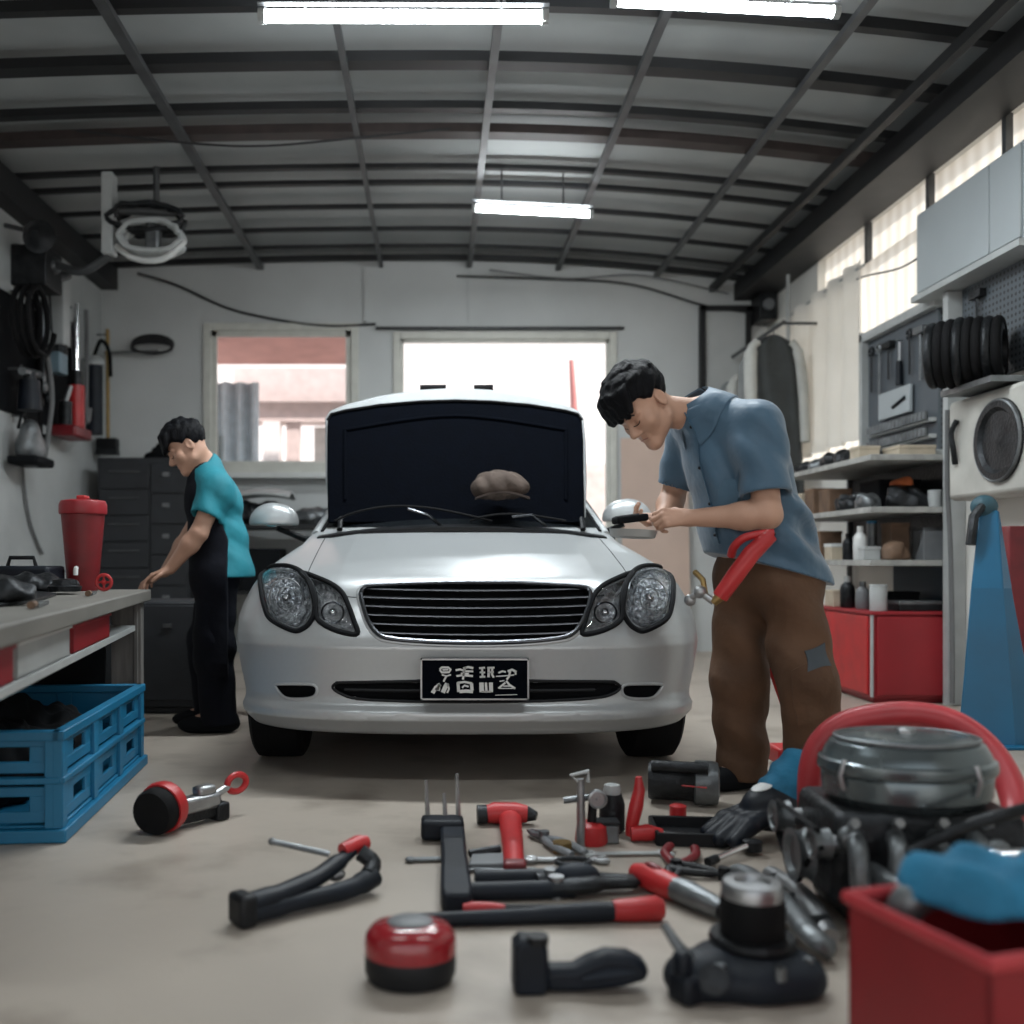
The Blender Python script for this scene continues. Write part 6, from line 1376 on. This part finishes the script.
# valve stand with gauges
p = gd(588,846); t = thing('valve_assembly', 'metal valve assembly on a red base standing among the tools', 'valve', p)
MB().lathe([(.045,0),(.05,.01),(.045,.055),(.03,.065)], p+V(.015,.03,0), n=20).build('valve_base', M['red'], t); MB().tube([p+V(-.02,0,0), p+V(-.022,0,.20)], [.015,.011], 10).build('valve_pillar', M['steel'], t)
MB().tube([p+V(-.022,0,.185), p+V(-.05,0,.21), p+V(.0,0,.222), p+V(.0,0,.19)], .007, 8).build('valve_lever', M['lightgrey'], t)
MB().lathe([(.02,0),(.028,.003),(.028,.02),(.023,.022),(.021,.016),(.006,.016),(.004,.020)], p+V(.025,-.01,.145), (0,-1,0), 20).build('gauge', M['steel'], t); MB().tube([p+V(.015,.03,.06), p+V(.02,.02,.15)], .014, 10).build('valve_neck', M['castdark'], t); MB().tube([p+V(-.07,.02,.13), p+V(.02,.01,.145)], .010, 8).build('valve_arm', M['cast'], t)
p = gd(612,832); t = thing('filter_cup', 'dark upright filter with a pale cap behind the red grips', 'filter', p); MB().lathe([(.03,0),(.04,.01),(.04,.09),(.03,.12)], p, n=20).build('filter_body', M['castdark'], t); MB().lathe([(.026,.12),(.028,.13),(.024,.148),(.01,.152)], p, n=18).build('filter_cap', M['lightgrey'], t)
# red upright grip and red cup
p = gd(636,840); t = thing('rivet_gun', 'red rivet gun with its grip pointing up among the tools', 'rivet gun', p)
MB().tube([p+V(-.02,0,.012), p+V(-.012,0,.05), p+V(.0,0,.10), p+V(.012,.01,.15), p+V(.01,.01,.19)], [.012,.020,.022,.018,.010], 12).build('gun_grip', M['red'], t); MB().tube([p+V(-.02,-.02,.024), p+V(.03,-.02,.028), p+V(.075,-.02,.024)], [.022,.026,.016], 12).build('gun_body', M['red'], t); MB().tube([p+V(.07,-.02,.024), p+V(.15,-.02,.018)], .008, 8).build('gun_nose', M['steel'], t)
spanner('spanner', gd(628,856)+V(0,0,.001), .03, .22, M['lightgrey'], 'pale spanner lying below the red rivet gun', r=.010)
p = gd(606,842); t = thing('socket_box', 'small grey green box beside the red rivet gun', 'box', p); MB(place(p)).box((0,0,.03),(.07,.06,.058)).build('box_body', M['cast'], t, bevel=.006); MB(place(p)).box((0,0,.062),(.074,.064,.008)).build('box_lid', M['castdark'], t)
# black tray with frame
p = gd(690,843); t = thing('frame_tray', 'black open metal tray right of the red tools', 'tray', p); Mx = place(p, z=-.1)
MB(Mx).box((0,.06,.004),(.20,.20,.008)).build('tray_floor', M['castdark'], t); 
for c_, s_ in (((0,-.04,.02),(.20,.012,.04)),((0,.16,.02),(.20,.012,.04)),((-.1,.06,.02),(.012,.20,.04)),((.1,.06,.02),(.012,.20,.04))): MB(Mx).box(c_, s_).build('tray_side', M['black'], t, bevel=.003)
p = gd(678,826); t = thing('red_cartridge', 'small red and white cartridge standing behind the black tray', 'cartridge', p); MB().lathe([(.024,0),(.026,.005),(.026,.03)], p, n=18).build('cartridge_base', M['white'], t); MB().lathe([(.0265,.03),(.0265,.065),(.015,.07)], p, n=18).build('cartridge_top', M['red'], t)
# lever with chrome rod
Mx, L, a = seg((712,866),(748,856)); t = thing('ratchet', 'chrome ratchet handle pointing at the black tray', 'ratchet', a); MB(Mx).tube([(0,0,.016),(L,0,.03)], [.009,.010], 10).build('ratchet_shaft', M['chrome'], t); MB(Mx).lathe([(.02,0),(.028,.004),(.028,.03),(.015,.034)], (L+.02,0,.01), n=18).build('ratchet_head', M['castdark'], t); MB(Mx).tube([(L*.0-.02,0,.014),(.02,0,.017)], .013, 10).build('ratchet_tip', M['castdark'], t)
spanner('spanner', gd(733,905)+V(0,0,.001), -.3, .14, M['cast'], 'grey spanner lying in front of the chrome ratchet')
# starter motor
p = gd(690,806); t = thing('starter_motor', 'grey starter motor lying on its side beyond the loose tools', 'motor', p)
a_ = p+V(-.13,.06,.078); b_ = p+V(.10,.0,.078)
MB().lathe([(.03,0),(.062,.0),(.066,.01),(.066,.15),(.07,.155)], a_, b_-a_, 28).build('motor_body', M['castdark'], t); MB().lathe([(.070,.155),(.076,.16),(.076,.215),(.07,.235),(.045,.24),(.04,.232),(.02,.232)], a_, b_-a_, 28).build('motor_end', M['cast'], t)
MB().tube([a_+V(.0,-.05,.06), b_+V(-.05,-.05,.062)], .020, 12).build('motor_solenoid', M['castdark'], t)
MB().tube([a_+V(.05,-.068,.0), b_+V(-.06,-.068,.0)], .003, 6).build('red_stripe', M['red'], t)
# glove
p = gd(770,838); t = thing('work_glove', 'black work glove with a blue back and white cuff lying beside the engine', 'glove', p)
q = np.array(p); u1 = unit((.90,.42,0)); u2 = np.array([-u1[1],u1[0],0]); up = np.array([0,0,1.])
fd = Field(q+np.array([-.28,-.24,0]), q+np.array([.28,.28,.32]), .0065)
fd.ell(q+u1*.02+up*.095, (.12,.075,.075), np.array([u1,u2,up]), .02)
for k_, (o1, e1) in enumerate(((-.042,-.035),(-.015,-.055),(.015,-.05),(.042,-.03))): fd.chain([q+u1*-.03+u2*o1+up*.085, q+u1*(-.12+e1*.3)+u2*o1*1.3+up*.062, q+u1*(-.16+e1)+u2*o1*1.5+up*.026], [.028,.025,.021], .010)
fd.chain([q+u1*.02-u2*.06+up*.08, q-u1*.05-u2*.11+up*.05], [.028,.023], .02)
fd.op(lambda x, y, z: z-.002+0*x+0*y, (q-.3, q+.3), .004, 'sub')
P, F = fd.mesh(); npmesh('glove_shell', P, F, M['navyblack'], t, smooth_it=1)
f2 = Field(q+np.array([-.28,-.24,0]), q+np.array([.28,.28,.34]), .007); f2.cone(q+u1*.045+up*.135, q+u1*.12+up*.185, .070, .080, .02); f2.op(lambda x, y, z: .004*np.sin(70*x+60*z)+0*y, (q-.3, q+.3), 0, 'disp'); P, F = f2.mesh(); npmesh('glove_cuff', P, F, M['bluecloth'], t, smooth_it=1)
cap = lambda dx, r_, up_: fd.snap([q+u1*(dx+r_*a1*math.cos(b1))+u2*r_*.9*a1*math.sin(b1)+up*(up_) for a1 in np.linspace(.05,1,6) for b1 in np.linspace(0,2*PI,20)], .004)
for nm, dx, r_, mt in (('glove_patch',-.045,.045,'white'),):
    pts = cap(dx, r_, .26 if nm == 'glove_back' else .19); MB().grid(lambda u, v: V(*pts[round(u*5)*20+(round(v*19))]), 5, 19, .003, (0,0,1)).build(nm, M[mt], t)
# black oil pump with silver cap
p = gd(742,990); t = thing('oil_pump', 'black pump with a silver topped neck at the front of the floor', 'pump', p); q = np.array(p)
fd = Field(q+np.array([-.2,-.2,0]), q+np.array([.2,.24,.14]), .006)
fd.ell(q+np.array([.02,.02,.03]), (.13,.11,.06), k=.02); fd.ell(q+np.array([-.09,-.02,.035]), (.07,.06,.05), k=.03); fd.cone(q+np.array([.03,.03,.02]), q+np.array([.03,.03,.10]), .095, .062, .02); fd.ell(q+np.array([.11,-.01,.03]), (.05,.06,.04), k=.03)
fd.op(lambda x, y, z: z-.002+0*x+0*y, (q-.3, q+.3), .004, 'sub'); P, F = fd.mesh(); npmesh('pump_base', P, F, M['navymatt'], t, smooth_it=1)
c = p+V(.03,.03,0); MB().lathe([(.06,.09),(.064,.10),(.064,.17),(.060,.178)], c, n=32).build('pump_neck', M['rubber'], t); MB().lathe([(.061,.176),(.061,.195),(.056,.205),(.036,.207),(.032,.196),(.01,.194)], c, n=32).build('pump_cap', M['steel'], t)
MB().tube([p+V(-.10,-.04,.06), p+V(-.135,-.03,.10), p+V(-.155,.0,.13)], [.014,.011,.008], 10).build('pump_lever', M['cast'], t); MB().lathe([(.02,0),(.028,.004),(.028,.016),(.012,.018)], p+V(-.075,-.07,.05), (-.3,-1,.4), 18).build('pump_plug', M['castdark'], t)
MB().lathe([(.066,.0),(.082,.0),(.086,.008),(.082,.018),(.066,.018)], c+V(0,0,.082), n=32).build('pump_flange', M['castdark'], t)
MB(place(p+V(-.115,-.05,.03), z=.5)).box((0,0,0),(.07,.06,.055)).box((-.02,0,.045),(.03,.035,.05)).build('pump_lug', M['navyblack'], t, bevel=.010)
for dx, dy in ((-.06,-.06),(.05,-.075),(.12,-.03)): MB().cyl(p+V(dx,dy,.05), p+V(dx,dy,.075), .011, n=6).build('pump_bolt', M['cast'], t)
# ---------------------------------------------------------------- engine
ex, ey = 1.14, 2.42
t = thing('engine', 'greasy engine with a big round dark air cleaner at the right front', 'engine', (ex,ey,0))
MB().prism([(ex-.24,ey-.15),(ex+.22,ey-.17),(ex+.25,ey+.16),(ex-.22,ey+.18)], .06, .27, top=.92).span((ex-.18,ey-.12,.002),(ex+.2,ey+.14,.07)).build('engine_block', M['castdark'], t, bevel=.02)
LID = mk('air_cleaner_dark', (.16,.19,.20), .26, metal=.75, var=.15, scale=5)
El = Matrix.Translation(V(ex,ey,0)) @ Matrix.Diagonal((1,.80,1,1))
MB(El).lathe([(.10,.25),(.17,.265),(.195,.29),(.198,.335),(.192,.345)], n=48).build('air_cleaner_pan', LID, t, smooth=30)
MB(El).lathe([(.205,.345),(.208,.352),(.205,.372),(.196,.376),(.190,.392),(.186,.398),(.178,.412),(.150,.424),(.10,.430),(.03,.432)], n=48).build('air_cleaner_lid', LID, t, smooth=30)
MB(El).tube([V(.165*math.cos(q), .165*math.sin(q), .421) for q in np.linspace(0,2*PI,48)[:-1]], .006, 8, closed=True).build('lid_bead', M['cast'], t)
MB().lathe([(.022,.43),(.022,.44),(.008,.446)], (ex,ey,0), n=6).build('lid_nut', M['steel'], t)
for q in (.4,1.9,3.6,5.2): MB().tube([V(ex+.200*math.cos(q), ey+.160*math.sin(q), .31), V(ex+.212*math.cos(q), ey+.17*math.sin(q), .345), V(ex+.198*math.cos(q), ey+.16*math.sin(q), .38)], .006, 6).build('lid_clip', M['steel'], t)
MB().cyl((ex,ey,.2),(ex,ey,.27),.09).build('carburettor', M['cast'], t)
for i in range(4): MB().tube(catmull([(ex-.18+.09*i,ey-.13,.22),(ex-.20+.09*i,ey-.20,.20),(ex-.20+.08*i,ey-.22,.12),(ex-.16+.07*i,ey-.21,.06)],6), .022, 10).build('manifold_pipe', M['cast'], t)
for px_, py_, pr, zz in ((-.265,-.02,.062,.145),(-.262,.12,.04,.20),(-.26,-.13,.036,.20)):
    c = V(ex+px_,ey+py_,zz); MB().lathe([(.015,-.02),(pr,-.02),(pr*.9,-.008),(pr*.9,.008),(pr,.02),(pr*.75,.022),(pr*.6,.01),(.02,.014)], c, (-1,0,0), 28).build('pulley', M['cast'], t)
    MB().cyl(c, c+V(.06,0,0), .02).build('pulley_shaft', M['steel'], t)
MB().tube([V(ex-.27,ey+y_,z_) for y_, z_ in ((-.082,.145),(-.165,.20),(-.14,.236),(.12,.240),(.16,.20),(.035,.10),(-.03,.085))], .009, 8, closed=True, flat=.5).build('drive_belt', M['rubber'], t)
for i in range(5): MB().tube([(ex-.20+.10*i,ey-.165,.25),(ex-.20+.10*i,ey-.185,.262)], .012, 6).build('block_bolt', M['steel'], t)
MB().tube(catmull([(ex-.10,ey-.21,.20),(ex+.02,ey-.24,.27),(ex+.16,ey-.24,.31),(ex+.30,ey-.20,.33),(ex+.42,ey-.14,.31)],8), .014, 10).build('fuel_pipe', M['castdark'], t)
MB().tube(catmull([(ex-.06,ey-.25,.16),(ex-.02,ey-.34,.22),(ex+.06,ey-.38,.235),(ex+.15,ey-.36,.20),(ex+.22,ey-.26,.13),(ex+.2,ey-.17,.1)],8), .026, 14).build('coolant_pipe', M['chrome'], t)
MB().tube(catmull([(ex-.16,ey-.16,.14),(ex-.10,ey-.30,.12),(ex-.02,ey-.40,.07),(ex+.06,ey-.42,.03)],8), .030, 12).build('exhaust_stub', M['cast'], t)
crf = crumple
fd = Field((ex-.26,ey-.26,.0),(ex+.26,ey-.10,.26),.008); r_ = np.random.default_rng(9)
for i in range(26): c = np.array([r_.uniform(ex-.2,ex+.2), ey-.17+r_.uniform(-.02,.03), r_.uniform(.05,.22)]); fd.ell(c, tuple(r_.uniform(.015,.035,3)), k=.008)
P, F = fd.mesh(); npmesh('ancillaries', P, F, M['cast'], t)
# aluminium bracket leaning beside the engine
t = thing('gearbox_rail', 'long grey aluminium rail lying in front of the engine', 'rail', gd(800,900))
a_, b_ = gd(748,886)+V(0,0,.03), gd(812,957)+V(0,0,.045)
MB().tube(catmull([a_+V(-.01,.06,-.01), a_, a_*.5+b_*.5+V(0,0,.015), b_, b_+V(.03,-.02,-.02)],6), .028, 12, flat=.7).build('rail_bar', M['cast'], t); MB().tube(catmull([a_+V(.07,.03,-.004), a_*.5+b_*.5+V(.07,.02,.012), b_+V(.05,.03,-.012)],6), .024, 10, flat=.7).build('rail_bar', M['steel'], t)
for q in (.15,.5,.85): c = a_*(1-q)+b_*q; MB().tube([c, c+V(.07,.025,0)], .018, 8).build('rail_rung', M['castdark'], t)
# red hose arching behind the engine
HP = [V(1.10,2.90,.037), V(1.085,2.89,.15), at(812,768,2.88), at(822,742,2.87), at(850,722,2.85), at(905,714,2.82), at(955,724,2.76), at(995,757,2.68), at(1016,805,2.58), at(1012,850,2.48), V(1.43,2.40,.04)]
t = thing('red_hose', 'thick red rubber hose arching up behind the engine', 'hose', HP[0])
MB().tube(catmull(HP, 10), .036, 16).build('hose_tube', M['redhose'], t); e = HP[-1]; MB().tube([e, e+(HP[-1]-HP[-2]).normalized()*.0+V(-.02,-.07,0)], .040, 14).build('hose_end', M['castdark'], t)
# red tub with a rag
A_, B_ = V(.674,1.632,0), V(.754,1.358,0); d1 = (B_-A_).normalized(); d2 = V(-d1.y, d1.x, 0); d2 = d2 if d2.x > 0 else -d2; Wt = .40; zr = .30; Lt = (B_-A_).length
t = thing('plastic_tub', 'open red plastic tub at the bottom right corner', 'tub', A_)
Mx = Matrix(((d1.x,d2.x,0,A_.x),(d1.y,d2.y,0,A_.y),(0,0,1,0),(0,0,0,1))); w = .010
RT = mk('tub_red', (.27,.013,.018), .45, var=.12, scale=4)
MB(Mx).span((0,0,.002),(Lt,w,zr)).span((0,Wt-w,.002),(Lt,Wt,zr)).span((0,0,.002),(w,Wt,zr)).span((Lt-w,0,.002),(Lt,Wt,zr)).span((0,0,.002),(Lt,Wt,.012)).build('tub_wall', RT, t, bevel=.003)
MB(Mx).tube([(0,0,zr),(Lt,0,zr),(Lt,Wt,zr),(0,Wt,zr)], .012, 10, closed=True).build('tub_rim', M['redhose'], t)
q = np.array(Mx @ V(Lt*.45,Wt*.62,zr+.012))
o = crumple('rag', q, (.19,.15,.055), M['bluecloth'], 'bright blue rag heaped over the red tub at the bottom right', 'rag', 51, 10, h=.006, zfloor=q[2], amp=1.4)
pp = Mx @ V(.05,.06,0)
t = thing('pipe_elbow', 'grey pipe elbow standing in the red tub', 'pipe', V(pp.x,pp.y,.013)); MB().tube(catmull([V(pp.x,pp.y,.013), V(pp.x,pp.y,.26), pp+V(.03,-.01,.32), pp+V(.08,-.02,.325)],6), .028, 14).build('pipe', M['cast'], t); MB().lathe([(.028,0),(.036,.0),(.036,.02),(.024,.022)], pp+V(.08,-.02,.325), (1,-.2,.05), 20).build('pipe_flange', M['steel'], t)
